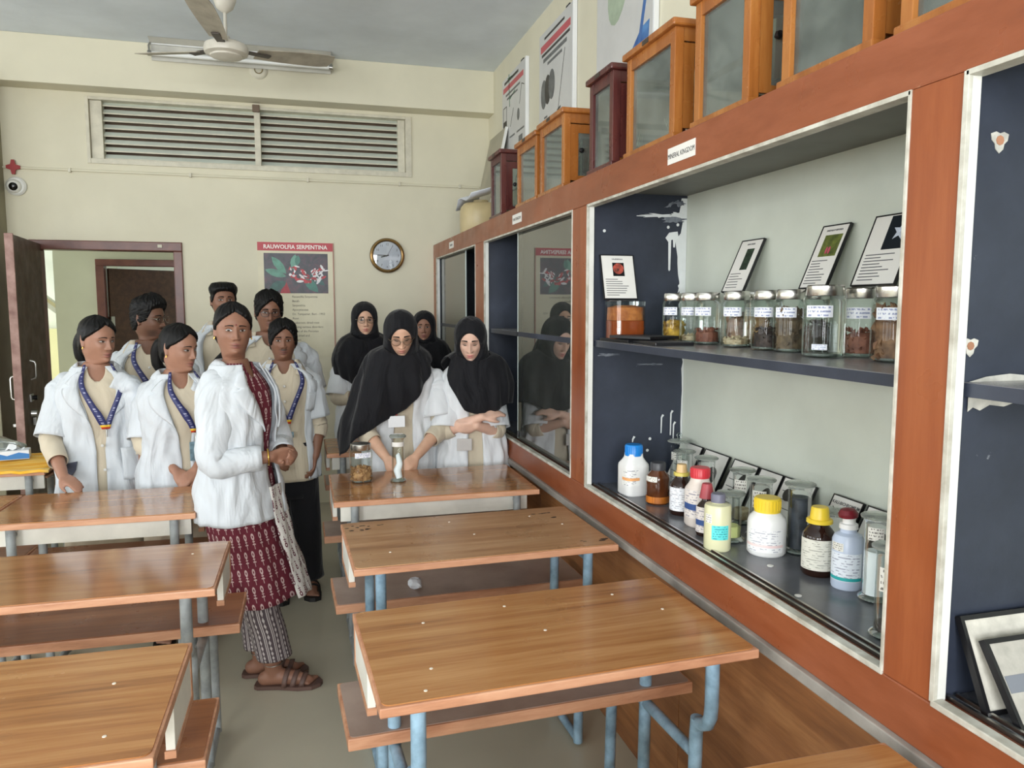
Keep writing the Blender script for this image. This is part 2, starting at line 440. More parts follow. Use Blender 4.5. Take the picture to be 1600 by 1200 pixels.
# ------------------------------------------------------------------ ceiling fan
m_fan = plain('cream_fan_enamel', (214, 209, 196), .35, var=.06, vscale=10)
m_fanb = plain('dusty_fan_underside', (176, 168, 152), .5, var=.1, vscale=12)
fan = thing('ceiling_fan', 'cream three-bladed ceiling fan hanging in front of the tube light', 'fan', (-.355, 4.75, 2.955))
MB().lathe([(0, -.045), (.06, -.045), (.085, -.038), (.088, -.03), (.115, -.022), (.122, .0), (.115, .025), (.08, .042), (.03, .05), (.02, .075), (0, .075)], 36).build('motor_housing', m_fan, fan, 40)
MB().tube([(0, 0, .06), (0, 0, .26)], .0095, 10).build('down_rod', m_fan, fan, 60)
MB().lathe([(.012, .20), (.045, .225), (.062, .27), (.066, .345), (0, .345)], 24).build('canopy', m_fan, fan, 50)
for a in (262, 22, 142):
    m = Matrix.Rotation(R(a), 4, 'Z')
    b = MB(); rows = []
    for i in range(9):
        t = i / 8; r = .17 + .46 * t; hw = .05 + .022 * math.sin(PI * min(1, t * 1.1) * .62)
        if i == 8: hw *= .86
        tw = R(-13); z = .012 + .045 * t
        rows.append([(r, -hw * math.cos(tw), z - hw * math.sin(tw)), (r + (.012 if i == 8 else 0), 0, z + .002), (r, hw * math.cos(tw), z + hw * math.sin(tw))])
    low = [[(x, y, z - .005) for x, y, z in q] for q in rows]
    ring = [q + l[::-1] for q, l in zip(rows, low)]
    b.grid(ring, closed=True, mat=m); b.add(ring[0], [(0, 1, 2, 3, 4, 5)], mat=m); b.add(ring[-1], [(0, 1, 2, 3, 4, 5)], mat=m)
    bl = b.build('fan_blade', m_fanb, fan, 35)
    MB().b2((.10, -.022, .004), (.25, .022, .014), bev=.003, mat=m).build('blade_arm', plain('dark_fan_bracket', (70, 62, 54), .5), fan)

# ------------------------------------------------------------------ tube light, hook plate, conduit, camera
tl = thing('tube_light', 'white fluorescent tube fitting, unlit, along the beam behind the fan', 'light fitting', (-.325, 5.76, 3.2))
m_enam = plain('white_enamel', (222, 224, 224), .3, var=.04)
MB().b2((-.59, .03, .07), (.59, .08, .1), bev=.004).build('batten', m_enam, tl)
b = MB(); b.grid([[(-.59, -.03, .098), (.59, -.03, .098)], [(-.59, .05, .07), (.59, .05, .07)], [(-.59, .085, -.02), (.59, .085, -.02)]]); b.grid([[(-.59, -.03, .1), (.59, -.03, .1)], [(-.59, .052, .073), (.59, .052, .073)], [(-.59, .088, -.02), (.59, .088, -.02)]])
b.build('reflector', plain('dusty_reflector', (200, 199, 190), .4, var=.08), tl)
MB().tube([(-.58, 0, .0), (.58, 0, .0)], .014, 14).build('fluorescent_tube', plain('fluorescent_glass', (236, 238, 236), .15, var=0), tl, 60)
for sx in (-1, 1):
    MB().tube([(sx * .585, .05, .09), (sx * .592, .0, .05), (sx * .588, 0, .0)], .007, 8).build('end_bracket', m_steel, tl, 60)
    MB().tube([(sx * .575, 0, 0), (sx * .60, 0, 0)], .018, 12).build('tube_cap', m_steel, tl, 40)
for x in (-.36, .42): MB().b2((x - .035, -.02, .10), (x + .035, .05, .0985 + .0015), bev=0).build('shade_clip', m_enam, tl)
for x in (-.36, .42): MB().b2((x - .035, .03, .095), (x + .035, .11, .1 - .0), bev=0).build('wall_bracket', m_enam, tl)
rp = thing('hook_rose', 'round white ceiling rose with a small hook on the beam', 'ceiling rose', (-.229, 5.87, 3.175))
MB().lathe([(0, .012), (.045, .012), (.062, .004), (.064, 0), (0, 0)], 30, mat=Matrix.Rotation(R(90), 4, 'X')).build('back_plate', m_offw, rp, 40)
b = MB(); b.tube([(.026 * math.cos(a), -.018, .026 * math.sin(a)) for a in [2 * PI * i / 20 for i in range(21)]], .003, 6); b.build('ring', plain('tarnished_brass', (150, 132, 84), .4, .8), rp, 60)
MB().tube([(0, -.01, .02), (0, -.02, .05), (0, -.012, .075), (.006, -.012, .08)], .003, 6).build('hook', plain('rusty_iron', (110, 92, 76), .6), rp, 60)
cp = thing('conduit_pipe', 'thin cream wiring conduit running across the back wall', 'pipe', (0, YB, 2.457))
MB().tube([(-2.0, -.010, .003), (1.40, -.010, -.003)], .0085, 10).build('pipe_run', m_wall, cp, 60)
for x in (-1.499, -.724, .089, .771, 1.243):
    MB().box((x, -.013, 0), (.018, .026, .03), bev=.004).build('pipe_clip', m_offw, cp)
cc = thing('security_camera', 'white dome security camera below the red bracket', 'camera', (-1.83, YB, 2.335))
tilt = Matrix.Rotation(R(90), 4, 'X')
MB().lathe([(0, .0), (.062, 0), (.064, .02), (.054, .034), (.05, .036), (0, .036)], 30, mat=tilt).build('base_ring', m_white, cc, 40)
bm_ = Matrix.Translation((-.006, -.04, -.004)) @ Matrix.Rotation(R(100), 4, 'X') @ Matrix.Rotation(R(8), 4, 'Y')
MB().lathe([(0, -.03), (.03, -.028), (.043, -.012), (.046, .004), (.040, .022), (.03, .032), (.026, .034), (0, .034)], 28, mat=bm_).build('dome_housing', m_white, cc, 50)
MB().lathe([(0, .028), (.027, .034), (.024, .040), (.012, .044), (0, .045)], 24, mat=bm_).build('lens', plain('black_lens', (6, 6, 8), .1, var=0), cc, 60)
rb = []
for k in range(4):
    for a, r in ((-12, .043), (12, .043), (45, .022)): rb.append((r * math.cos(R(a + 90 * k)), r * 1.15 * math.sin(R(a + 90 * k))))
red = MB().prism(rb, 0, .014).build('red_cross_plate', plain('red_plastic', (150, 34, 36), .45, var=.06))
red.matrix_world = frame_mtx((-1.838, YB - .02, 2.46), (1, 0, 0), (0, 0, 1))
tag(red, 'small red cross-shaped plate on the wiring conduit above the dome camera', 'plate')

# ------------------------------------------------------------------ wall clock
ck = thing('wall_clock', 'round wall clock with a brown and gold rim beside the plant chart', 'clock', mtx=frame_mtx((.668, YB, 1.912), (1, 0, 0), (0, 0, 1)))
MB().lathe([(0, .0), (.128, 0), (.134, .012), (.130, .026), (.118, .034), (.110, .03), (.106, .018), (0, .018)], 48, mis=[0, 0, 0, 1, 1, 2, 3, 3]).build('rim', [plain('dark_bronze_rim', (84, 58, 34), .25, .6), plain('gold_rim', (176, 142, 92), .25, .8), plain('dark_bronze_rim', (84, 58, 34)), m_white], ck, 40)
MB().lathe([(0, .0195), (.105, .0195), (.105, .0185), (0, .0185)], 40).build('dial', plain('white_dial', (228, 230, 236), .4, var=.02), ck)
m_ink = plain('dark_ink', (30, 30, 34), .5, var=0)
for h in range(12):
    a = R(90 - 30 * (h + 1)); x, y = .086 * math.cos(a), .086 * math.sin(a)
    text('numeral', str(h + 1), .024, m_ink, ck, (x, y - .008, .0197), 'CENTER')
for a, ln, wd, nm in ((R(178), .078, .006, 'minute_hand'), (R(195), .05, .009, 'hour_hand'), (R(60), .08, .002, 'second_hand')):
    MB().b2((-.012, -wd / 2, .0225), (ln, wd / 2, .024), mat=Matrix.Rotation(a, 4, 'Z')).build(nm, m_ink, ck)
MB().lathe([(0, .030), (.06, .029), (.108, .026)], 40, caps=False).build('clock_glass', glass('clock_glass', (245, 248, 250), 1.6), ck, 60)

# ------------------------------------------------------------------ charts
m_paper = plain('aged_cream_paper', (222, 216, 190), .55, var=.04, vscale=5)
m_red = plain('chart_red_band', (190, 72, 82), .5, var=.05)
m_txt = plain('brown_grey_print', (92, 84, 70), .6, var=0)
m_txt2 = plain('white_print', (244, 240, 236), .5, var=0)
pc = thing('plant_chart', 'cream wall chart with a red RAUWOLFIA SERPENTINA heading and flower picture', 'poster', mtx=frame_mtx((-.285, YB - .004, 1.135), (1, 0, 0), (0, 0, 1)))
W, H_ = .545, .862
MB().b2((0, 0, -.004), (W, H_, 0)).build('sheet', m_paper, pc)
MB().b2((.0, H_ - .062, 0), (W, H_, .0008)).build('heading_band', m_red, pc)
text('heading', 'RAUWOLFIA SERPENTINA', .043, m_txt2, pc, (W / 2, H_ - .047, .001), 'CENTER', sx=.92, bold=.0009)
m_pic = NT('dark_foliage_print'); m_pic.set(.4); m_pic.base(m_pic.ramp(m_pic.noise(m_pic.coord('Object', rnd=False), 14, 5, .6, .8), [(.3, (28, 40, 44)), (.5, (58, 54, 66)), (.68, (92, 56, 68))]))
MB().b2((.043, .485, 0), (.505, .782, .0007)).build('picture', m_pic.m, pc)
leafs = [((.05, .66), (.20, .61), .028, (96, 150, 132)), ((.10, .755), (.20, .63), .03, (98, 156, 136)), ((.27, .775), (.25, .66), .028, (110, 164, 146)), ((.075, .51), (.20, .57), .035, (62, 104, 98)), ((.33, .60), (.43, .495), .034, (72, 128, 116)), ((.37, .63), (.48, .545), .026, (58, 98, 98)), ((.29, .77), (.28, .69), .02, (78, 132, 120))]
for li_, (p, q, hw, c) in enumerate(leafs):
    p, q = Vector(p), Vector(q); d = (q - p); nrm = Vector((-d.y, d.x)).normalized() * hw
    out = [p + d * t + nrm * k * math.sin(PI * t) ** .8 for k, ts in ((1, (0, .15, .35, .6, .85, 1)), (-1, (.85, .6, .35, .15))) for t in ts]
    MB().prism([tuple(v) for v in out], .0007, .0010 + .00008 * li_).build('printed_leaf', plain('leaf_print_%d_%d' % c[:2], c, .45, var=.12, vscale=30), pc)
rng = random.Random(4)
for i in range(64):
    t = rng.random(); x = .235 + .235 * t + rng.uniform(-.03, .03); y = .655 - .045 * math.sin(t * 3) + rng.uniform(-.045, .04)
    c = [(196, 62, 72), (232, 228, 232), (168, 48, 60), (240, 238, 240)][i % 4]; a = rng.random() * PI; r1, r2 = rng.uniform(.010, .028), rng.uniform(.004, .011)
    MB().prism([(x + r1 * math.cos(k) * math.cos(a) - r2 * math.sin(k) * math.sin(a), y + r1 * math.cos(k) * math.sin(a) + r2 * math.sin(k) * math.cos(a)) for k in [2 * PI * j / 8 for j in range(8)]], .0012, .0017 + .00003 * i).build('printed_petal', plain('petal_print_%d' % c[1], c, .45, var=.1, vscale=40), pc)
MB().prism([(.155, .485), (.175, .56), (.2, .57), (.23, .485)], .0008, .0011).build('printed_stem', plain('petal_print_48', (150, 48, 60)), pc)
for i, (l_, r_) in enumerate((('Botanical Name', 'Rauwolfia Serpentina'), ('', 'Benth'), ('Common Name', 'Serpentina'), ('Family', 'Apocynaceae'), ('Source', 'Dr. Tampainar, Beri - 1952'), ('Part used', 'Root'), ('Action', 'Snakeroot, dried root'), ('', 'causing various disorders'), ('', 'some of the Peruvian'), ('', 'and dried and'), ('', 'others'))):
    y = .452 - i * .0325
    if l_: text('caption', l_, .021, m_txt, pc, (.03, y, .0005))
    text('caption', r_, .023, m_txt, pc, (.238, y, .0005), sx=.95)
MB().b2((W - .002, 0, -.006), (W + .006, H_, .004)).build('edge_strip', plain('chart_edge', (176, 128, 112), .5), pc)

m_board = plain('off_white_chart_board', (206, 206, 204), .4, var=.03)
m_alu = plain('white_aluminium_edge', (232, 234, 236), .35, var=.02)
m_grey = plain('grey_print', (112, 114, 114), .5, var=.15, vscale=20)
m_dgrey = plain('dark_grey_print', (66, 62, 58), .5, var=.2, vscale=20)
m_titler = plain('red_title_print', (196, 92, 98), .5, var=.05)
m_green = plain('green_twig_print', (60, 120, 84), .5)
m_mort = plain('mortar_green_print', (176, 192, 168), .5, var=.12, vscale=9)
m_blue = plain('blue_glass_print', (88, 140, 196), .4, var=.2, vscale=10, dark=(40, 84, 150))
def chart_board(y0, y1, z0, z1, label):
    o = thing('apparatus_chart', label, 'poster', mtx=frame_mtx((XR - .022, y0, z0), (0, -1, 0), (0, 0, 1)), group='apparatus charts on the right wall')
    w_, h_ = y0 - y1, z1 - z0
    MB().b2((0, 0, -.02), (w_, h_, 0)).build('board', m_board, o)
    MB().b2((w_, -.002, -.02), (w_ + .014, h_ + .002, .004), bev=.002).build('edge_strip', m_alu, o)
    MB().b2((w_ * .8, h_, -.01), (w_ * .9, h_ + .012, .0), bev=.003).build('hanging_clip', m_black, o)
    return o, w_, h_
def ell(o, x, y, rx, ry, mat, rot=0, z=.0008, nm='printed_shape', k=18, part=1.0):
    pts = []
    for i in range(k):
        a = 2 * PI * part * i / (k - (part < 1)); px, py = rx * math.cos(a), ry * math.sin(a)
        pts.append((x + px * math.cos(rot) - py * math.sin(rot), y + px * math.sin(rot) + py * math.cos(rot)))
    return MB().prism(pts, 0, z).build(nm, mat, o)
def bar(o, x0, y0, x1, y1, wd, mat, z=.0008, nm='printed_line'):
    d = Vector((x1 - x0, y1 - y0)); n_ = Vector((-d.y, d.x)).normalized() * wd / 2
    return MB().prism([(x0 - n_.x, y0 - n_.y), (x1 - n_.x, y1 - n_.y), (x1 + n_.x, y1 + n_.y), (x0 + n_.x, y0 + n_.y)], 0, z).build(nm, mat, o)
o, w_, h_ = chart_board(5.54, 4.945, 2.33, 3.13, 'apparatus chart with small line drawings and a green twig, nearest the back wall')
bar(o, .06, h_ - .035, .42, h_ - .035, .018, m_dgrey); bar(o, .03, h_ - .08, .54, h_ - .08, .035, m_titler); bar(o, .1, h_ - .125, .46, h_ - .125, .014, m_grey); bar(o, .13, h_ - .155, .4, h_ - .155, .012, m_grey)
bar(o, .18, h_ + .005, .2, h_ - .22, .012, m_green); bar(o, .2, h_ - .17, .34, h_ - .14, .008, m_green); bar(o, .15, h_ - .02, .28, h_ - .03, .008, m_green)
bar(o, .03, h_ - .36, .03, h_ - .2, .006, m_dgrey); bar(o, .12, h_ - .36, .12, h_ - .2, .006, m_dgrey); bar(o, .03, h_ - .2, .12, h_ - .2, .006, m_dgrey); bar(o, .03, h_ - .33, .12, h_ - .33, .07, m_dgrey)
bar(o, .22, h_ - .36, .3, h_ - .25, .006, m_dgrey); ell(o, .42, h_ - .32, .03, .04, m_grey); bar(o, .45, h_ - .26, .5, h_ - .14, .006, m_dgrey); bar(o, .5, h_ - .14, .56, h_ - .16, .006, m_dgrey)
bar(o, .38, h_ - .43, .56, h_ - .43, .012, m_grey); bar(o, .2, h_ - .43, .33, h_ - .43, .012, m_grey); bar(o, .43, h_ - .52, .52, h_ - .52, .11, m_grey); bar(o, .22, h_ - .55, .38, h_ - .55, .012, m_titler); bar(o, .43, h_ - .66, .5, h_ - .66, .09, m_grey); bar(o, .04, h_ - .66, .14, h_ - .66, .16, m_dgrey)
o, w_, h_ = chart_board(4.648, 4.05, 2.33, 3.15, 'apparatus chart with dark grinding discs and a red title, between two other charts')
bar(o, .1, h_ - .04, .46, h_ - .04, .014, m_dgrey); bar(o, .03, h_ - .09, .56, h_ - .09, .04, m_titler); bar(o, .05, h_ - .13, .55, h_ - .13, .016, m_dgrey); bar(o, .08, h_ - .165, .5, h_ - .165, .022, m_grey); bar(o, .16, h_ - .2, .42, h_ - .2, .016, m_grey)
for i in range(3): ell(o, .09 + i * .075, h_ - .36 + i * .012, .055, .085, [m_grey, m_dgrey, m_grey][i], z=.0008 + .0003 * i)
bar(o, .36, h_ - .5, .47, h_ - .2, .006, m_dgrey); bar(o, .34, h_ - .51, .4, h_ - .5, .012, m_dgrey); bar(o, .1, h_ - .5, .16, h_ - .5, .012, m_grey); bar(o, .3, h_ - .56, .56, h_ - .56, .016, m_grey)
bar(o, .04, h_ - .63, .22, h_ - .63, .15, m_dgrey); bar(o, .07, h_ - .66, .2, h_ - .61, .02, m_board, .0012); 
for k in range(5): a0, a1 = PI * k / 5, PI * (k + 1) / 5; bar(o, .35 + .08 * math.cos(a0), h_ - .7 + .1 * math.sin(a0), .35 + .08 * math.cos(a1), h_ - .7 + .1 * math.sin(a1), .006, m_grey)
bar(o, .46, h_ - .62, .54, h_ - .62, .012, m_grey); bar(o, .46, h_ - .68, .52, h_ - .68, .01, m_titler); bar(o, .03, h_ - .75, .25, h_ - .75, .012, m_grey)
o, w_, h_ = chart_board(3.70, 3.064, 2.36, 3.22, 'apparatus chart with a pale green mortar and a blue glass one, nearest the camera')
oz = 2.36
ell(o, .27, 3.02 - oz, .12, .20, m_mort, R(-20)); ell(o, .29, 3.06 - oz, .08, .13, plain('mortar_shade_print', (130, 146, 118), .5, var=.2), R(-20), .0012); bar(o, .1, 3.13 - oz, .27, 2.98 - oz, .055, plain('pestle_print', (182, 172, 134), .5), .0016); ell(o, .09, 3.14 - oz, .035, .03, m_dgrey, 0, .0018)
MB().prism([(.40, 2.64 - oz), (.46, 2.46 - oz), (.58, 2.5 - oz), (.60, 2.73 - oz), (.52, 2.72 - oz)], 0, .0008).build('printed_beaker', m_blue, o)
bar(o, .45, 2.5 - oz, .585, 2.93 - oz, .028, plain('blue_rod_print', (70, 116, 182), .4, var=.1), .0012); ell(o, .59, 2.93 - oz, .022, .03, m_blue, 0, .0014)
text('caption', 'Glass Mortar & Pestle', .032, m_txt, o, (.03, 2.60 - oz, .0004)); bar(o, .08, 2.565 - oz, .3, 2.565 - oz, .006, m_dgrey); MB().prism([(.3, 2.55 - oz), (.34, 2.565 - oz), (.3, 2.58 - oz)], 0, .0008).build('printed_arrow', m_dgrey, o)
text('caption', 'Mortar or Pestle', .03, m_txt, o, (.44, 3.03 - oz, .0004)); bar(o, .46, 2.99 - oz, .6, 2.99 - oz, .006, m_dgrey); MB().prism([(.46, 2.975 - oz), (.43, 2.99 - oz), (.46, 3.005 - oz)], 0, .0008).build('printed_arrow', m_dgrey, o)
# ------------------------------------------------------------------ built-in display cabinet along the right wall
m_cab = wood('orange_brown_veneer', (146, 82, 52), (134, 72, 42), (118, 62, 36), (9, 2.2, 9), .32, wear=((196, 150, 120), 9, .70))
m_cabv = wood('orange_brown_veneer_upright', (154, 86, 48), (142, 75, 40), (126, 64, 34), (12, 12, 1.2), .32, wear=((196, 150, 120), 9, .72))
m_bead = plain('chipped_white_beading', (208, 207, 196), .45, var=.14, vscale=18, dark=(158, 152, 138))
m_lam = wood('brown_laminate_base', (184, 130, 84), (156, 104, 64), (118, 74, 46), (14, 1.1, 14), .35)
m_stripg = plain('grey_edge_strip', (158, 152, 144), .45, var=.12, vscale=10)
m_shelf = plain('dark_grey_laminate', (96, 98, 104), .22, var=.12, vscale=7, spec=.6)
m_bayc = plain('dark_grey_bay_ceiling', (112, 112, 106), .5, var=.08)
m_bayb = plain('pale_green_grey_back', (208, 214, 202), .6, var=.04, vscale=3, bump=.15, bscale=50)
t = NT('slate_black_paint'); t.set(.42)
c = t.ramp(t.noise(t.coord('Object', rnd=False), 3.2, 6, .65), [(.3, (36, 41, 53)), (.6, (52, 58, 72)), (.8, (72, 80, 96))])
c = t.mix(t.ramp(t.noise(t.coord('Object', rnd=False), 16, 7, .75), [(.69, 0.0), (.73, 1.0)]), c, (120, 124, 130)); t.base(c); t.bump(t.noise(t.coord('Object', rnd=False), 40, 5), .15, .003)
m_slate = t.m
m_drip = plain('white_paint_drips', (226, 230, 230), .5, var=.06)
XF, XB_, ZB, ZT, ZTOP = 1.03, 1.44, .845, 1.892, 2.0
cab = thing('display_cabinet', 'long orange-brown built-in display cabinet with open and glazed bays', 'cabinet', (0, 0, 0))
Y0 = -.75
BAYS = [(4.56, 5.92), (2.85, 4.33), (1.137, 2.69), (-.6, 1.022)]     # clear openings along the wall
MB().b2((XF, Y0, ZT), (XF + .04, YB, ZTOP), bev=.004).build('top_rail', m_cab, cab)
MB().b2((XF, Y0, .742), (XF + .04, YB, ZB - .004), bev=.004).build('bottom_rail', m_cab, cab)
posts = [(5.92, YB), (4.33, 4.56), (2.69, 2.85), (1.022, 1.137), (Y0, -.6)]
for a, c_ in posts: MB().b2((XF + .0008, a, ZB - .004), (XF + .025, c_, ZT), bev=.002).build('post', m_cabv, cab)
MB().b2((XF + .005, Y0, ZTOP - .02), (XR, YB, ZTOP), bev=.002).build('top_board', plain('dusty_cabinet_top', (126, 92, 66), .6, var=.1), cab)
MB().b2((XF - .012, Y0, .715), (XF + .03, YB, .742), bev=.003).build('ledge_strip', m_stripg, cab)
for k in range(5):
    MB().b2((XF + .03, Y0 + k * 1.36 + .002, .0), (XF + .05, Y0 + (k + 1) * 1.36 - .002, .715)).build('base_panel', m_lam, cab)
MB().b2((XF + .05, Y0, ZB - .03), (XB_, YB, ZB)).build('bay_floor', m_shelf, cab)
MB().b2((XF + .04, Y0, 1.94), (XB_, YB, 1.975)).build('bay_ceiling', m_bayc, cab)
for a, c_ in BAYS: MB().b2((XB_, a - .12, ZB), (XB_ + .02, c_ + .12, 1.94)).build('bay_back', m_bayb, cab)
parts_y = [(5.935, YB), (4.345, 4.42), (2.70, 2.75), (1.030, 1.08), (Y0, -.61)]
for a, c_ in parts_y: MB().b2((XF + .024, a, ZB), (XB_ + .001, c_, 1.94)).build('partition', m_slate, cab)
for (a, c_) in BAYS:
    MB().b2((XF + .007, c_ - .004, ZB), (XF + .026, c_ + .004, ZT), bev=.001).build('bead', m_white, cab)
    MB().b2((XF - .002, c_ - .006, ZB), (XF + .0065, c_ + .004, ZT), bev=.001).build('bead', m_bead, cab)
    MB().b2((XF - .002, a - .001, ZB), (XF + .03, a + .006, ZT), bev=.001).build('bead', m_bead, cab)
    MB().b2((XF - .002, a, ZT - .008), (XF + .03, c_, ZT + .001), bev=.001).build('bead', m_bead, cab)
    MB().b2((XF - .003, a, ZB - .008), (XF + .02, c_, ZB + .004), bev=.002).build('bead', m_bead, cab)
    for x in (.032, .052): MB().b2((XF + x, a, ZB), (XF + x + .006, c_, ZB + .007)).build('glass_track', m_steel, cab)
    MB().b2((XF + .035, a - .01, 1.372), (XB_, c_ + .01, 1.395), bev=.002).build('shelf', plain('lit_shelf_laminate', (138, 136, 138), .25, var=.08, vscale=7), cab)  # shelf grey lightened, painting in the light on its top
    MB().b2((XF + .033, a - .01, 1.371), (XF + .036, c_ + .01, 1.394)).build('shelf_lip', m_slate, cab)
g_pane = glass('dusty_cabinet_glass', (218, 230, 224), 3.2, .012, .05)
for a, c_ in ((5.0, 5.92), (2.852, 3.74)):
    MB().b2((XF + .034, a, ZB + .006), (XF + .038, c_, ZT)).build('glass_pane', g_pane, cab)
    MB().b2((XF + .033, (c_ if a < 4 else a) - .004, ZB + .006), (XF + .039, (c_ if a < 4 else a) + .006, ZT)).build('pane_edge', plain('ground_glass_edge', (206, 220, 216), .3, var=.05), cab)
for y in (2.87, 3.72): MB().box((XF + .03, y, ZB + .03), (.012, .018, .03), bev=.003).build('glass_clip', m_black, cab)
# paint drips and ragged brush marks on the slate panel of the open bay (panel face at y = 2.70)
yf = 2.699
SPL = [0]
def splash(pts, nm='paint_mark', mat=m_drip, y=yf):
    SPL[0] += 1; mm = frame_mtx((0, y - .00012 * (SPL[0] % 24), 0), (1, 0, 0), (0, 0, 1)); o = MB().prism(pts, 0, .0012).build(nm, mat, cab); o.matrix_world = mm
rng = random.Random(3)
edge = [(XB_, 1.93)]; z = 1.93
left = []
while z > .87:
    wv = .018 + .03 * rng.random() if z > 1.62 else (.012 + .02 * rng.random() if z > 1.4 else .004 + .007 * rng.random())
    left.append((XB_ - wv, z)); z -= rng.uniform(.02, .045)
splash([(XB_ - .001, 1.93)] + left + [(XB_ - .001, .87)])
def ragged(cx, cz, rx, rz, n=26, amp=.35, mat=m_drip, rot=0.0):
    pts = []
    for k in range(n):
        a = 2 * PI * k / n; e = 1 + amp * rng.uniform(-1, .6); px, pz = rx * e * math.cos(a), rz * e * math.sin(a)
        pts.append((min(XB_ - .001, cx + px * math.cos(rot) - pz * math.sin(rot)), cz + px * math.sin(rot) + pz * math.cos(rot)))
    splash(pts, 'paint_mark', mat)
m_smear = plain('thin_grey_smear', (128, 134, 142), .5, var=.2, vscale=40, dark=(70, 76, 88))
ragged(1.33, 1.862, .085, .008, 30, .5); ragged(1.385, 1.848, .05, .012, 26, .45, m_smear); ragged(1.40, 1.868, .03, .010); ragged(1.41, 1.91, .022, .012, 20, .5, m_smear); ragged(1.37, 1.905, .03, .006, 22, .6, m_smear, .5)
ragged(1.42, 1.60, .014, .05, 24, .5); ragged(1.41, 1.47, .016, .04, 24, .5, m_smear); ragged(1.375, 1.55, .010, .018, 18, .5, m_smear); ragged(1.12, 1.34, .05, .006, 22, .6, m_smear); ragged(1.30, 1.30, .05, .004, 22, .6, m_smear)
splash([(1.35, 1.78), (1.365, 1.80), (1.40, 1.805), (1.405, 1.78), (1.393, 1.775), (1.39, 1.745), (1.383, 1.745), (1.381, 1.775), (1.374, 1.772), (1.372, 1.66), (1.368, 1.655), (1.364, 1.66), (1.362, 1.765)])
for x, z0, z1 in ((1.345, 1.03, 1.10), (1.385, 1.02, 1.115), (1.397, 1.0, 1.07), (1.225, 1.0, 1.02)):
    splash([(x, z0), (x + .004, z0), (x + .006, z1 - .01), (x + .014, z1), (x + .006, z1 + .004), (x, z1 - .008)])
for x, z in ((1.30, 1.01), (1.29, .965), (1.40, 1.83), (1.36, 1.82), (1.10, 1.80)): splash([(x + .006 * math.cos(a), z + .006 * math.sin(a)) for a in [2 * PI * k / 8 for k in range(8)]])
m_plast = plain('broken_plaster', (212, 210, 200), .8, var=.14, vscale=30); m_clay = plain('bare_brick_patch', (176, 126, 96), .8, var=.1)
splash([(XF + .045, 1.395), (1.44, 1.395), (1.44, 1.408), (1.40, 1.403), (1.36, 1.409), (1.31, 1.404), (1.26, 1.409), (1.21, 1.402), (1.16, 1.407), (1.11, 1.403)], 'plaster_edge', m_plast, 1.0295)
splash([(XF + .045, 1.371), (XF + .045, 1.345), (1.085, 1.352), (1.10, 1.346), (1.12, 1.355), (1.15, 1.351), (1.18, 1.359), (1.2, 1.355), (1.25, 1.363), (1.3, 1.36), (1.44, 1.371)], 'plaster_edge', m_plast, 1.0295)
for cx, cz, s in ((1.11, 1.79, 1.0), (1.075, 1.455, .9), (1.30, 1.46, .8)):
    splash([(cx + s * .016 * (1 + .3 * math.sin(3 * a)) * math.cos(a), cz + s * .016 * (1 + .3 * math.sin(3 * a)) * math.sin(a)) for a in [2 * PI * k / 12 for k in range(12)]], 'plaster_patch', m_plast, 1.0295)
    splash([(cx + s * .008 * math.cos(a), cz + s * .008 * math.sin(a)) for a in [2 * PI * k / 8 for k in range(8)]], 'plug_hole', m_clay, 1.0285)
# paper labels on the top rail
def rail_label(y, wd, body):
    o = MB().b2((0, 0, 0), (wd, .045, .0015)).build('rail_label', plain('white_label_paper', (232, 230, 224), .5, var=.02), cab)
    o.matrix_world = frame_mtx((XF - .0005, y, 1.922), (0, -1, 0), (0, 0, 1))
    text('label_text', body, .020, m_ink, o, (wd / 2, .015, .0017), 'CENTER', sx=.85, depth=.0002)
rail_label(2.05, .158, 'MINERAL KINGDOM'); rail_label(3.715, .16, 'PLANT KINGDOM'); rail_label(5.38, .16, 'KINGDOM')

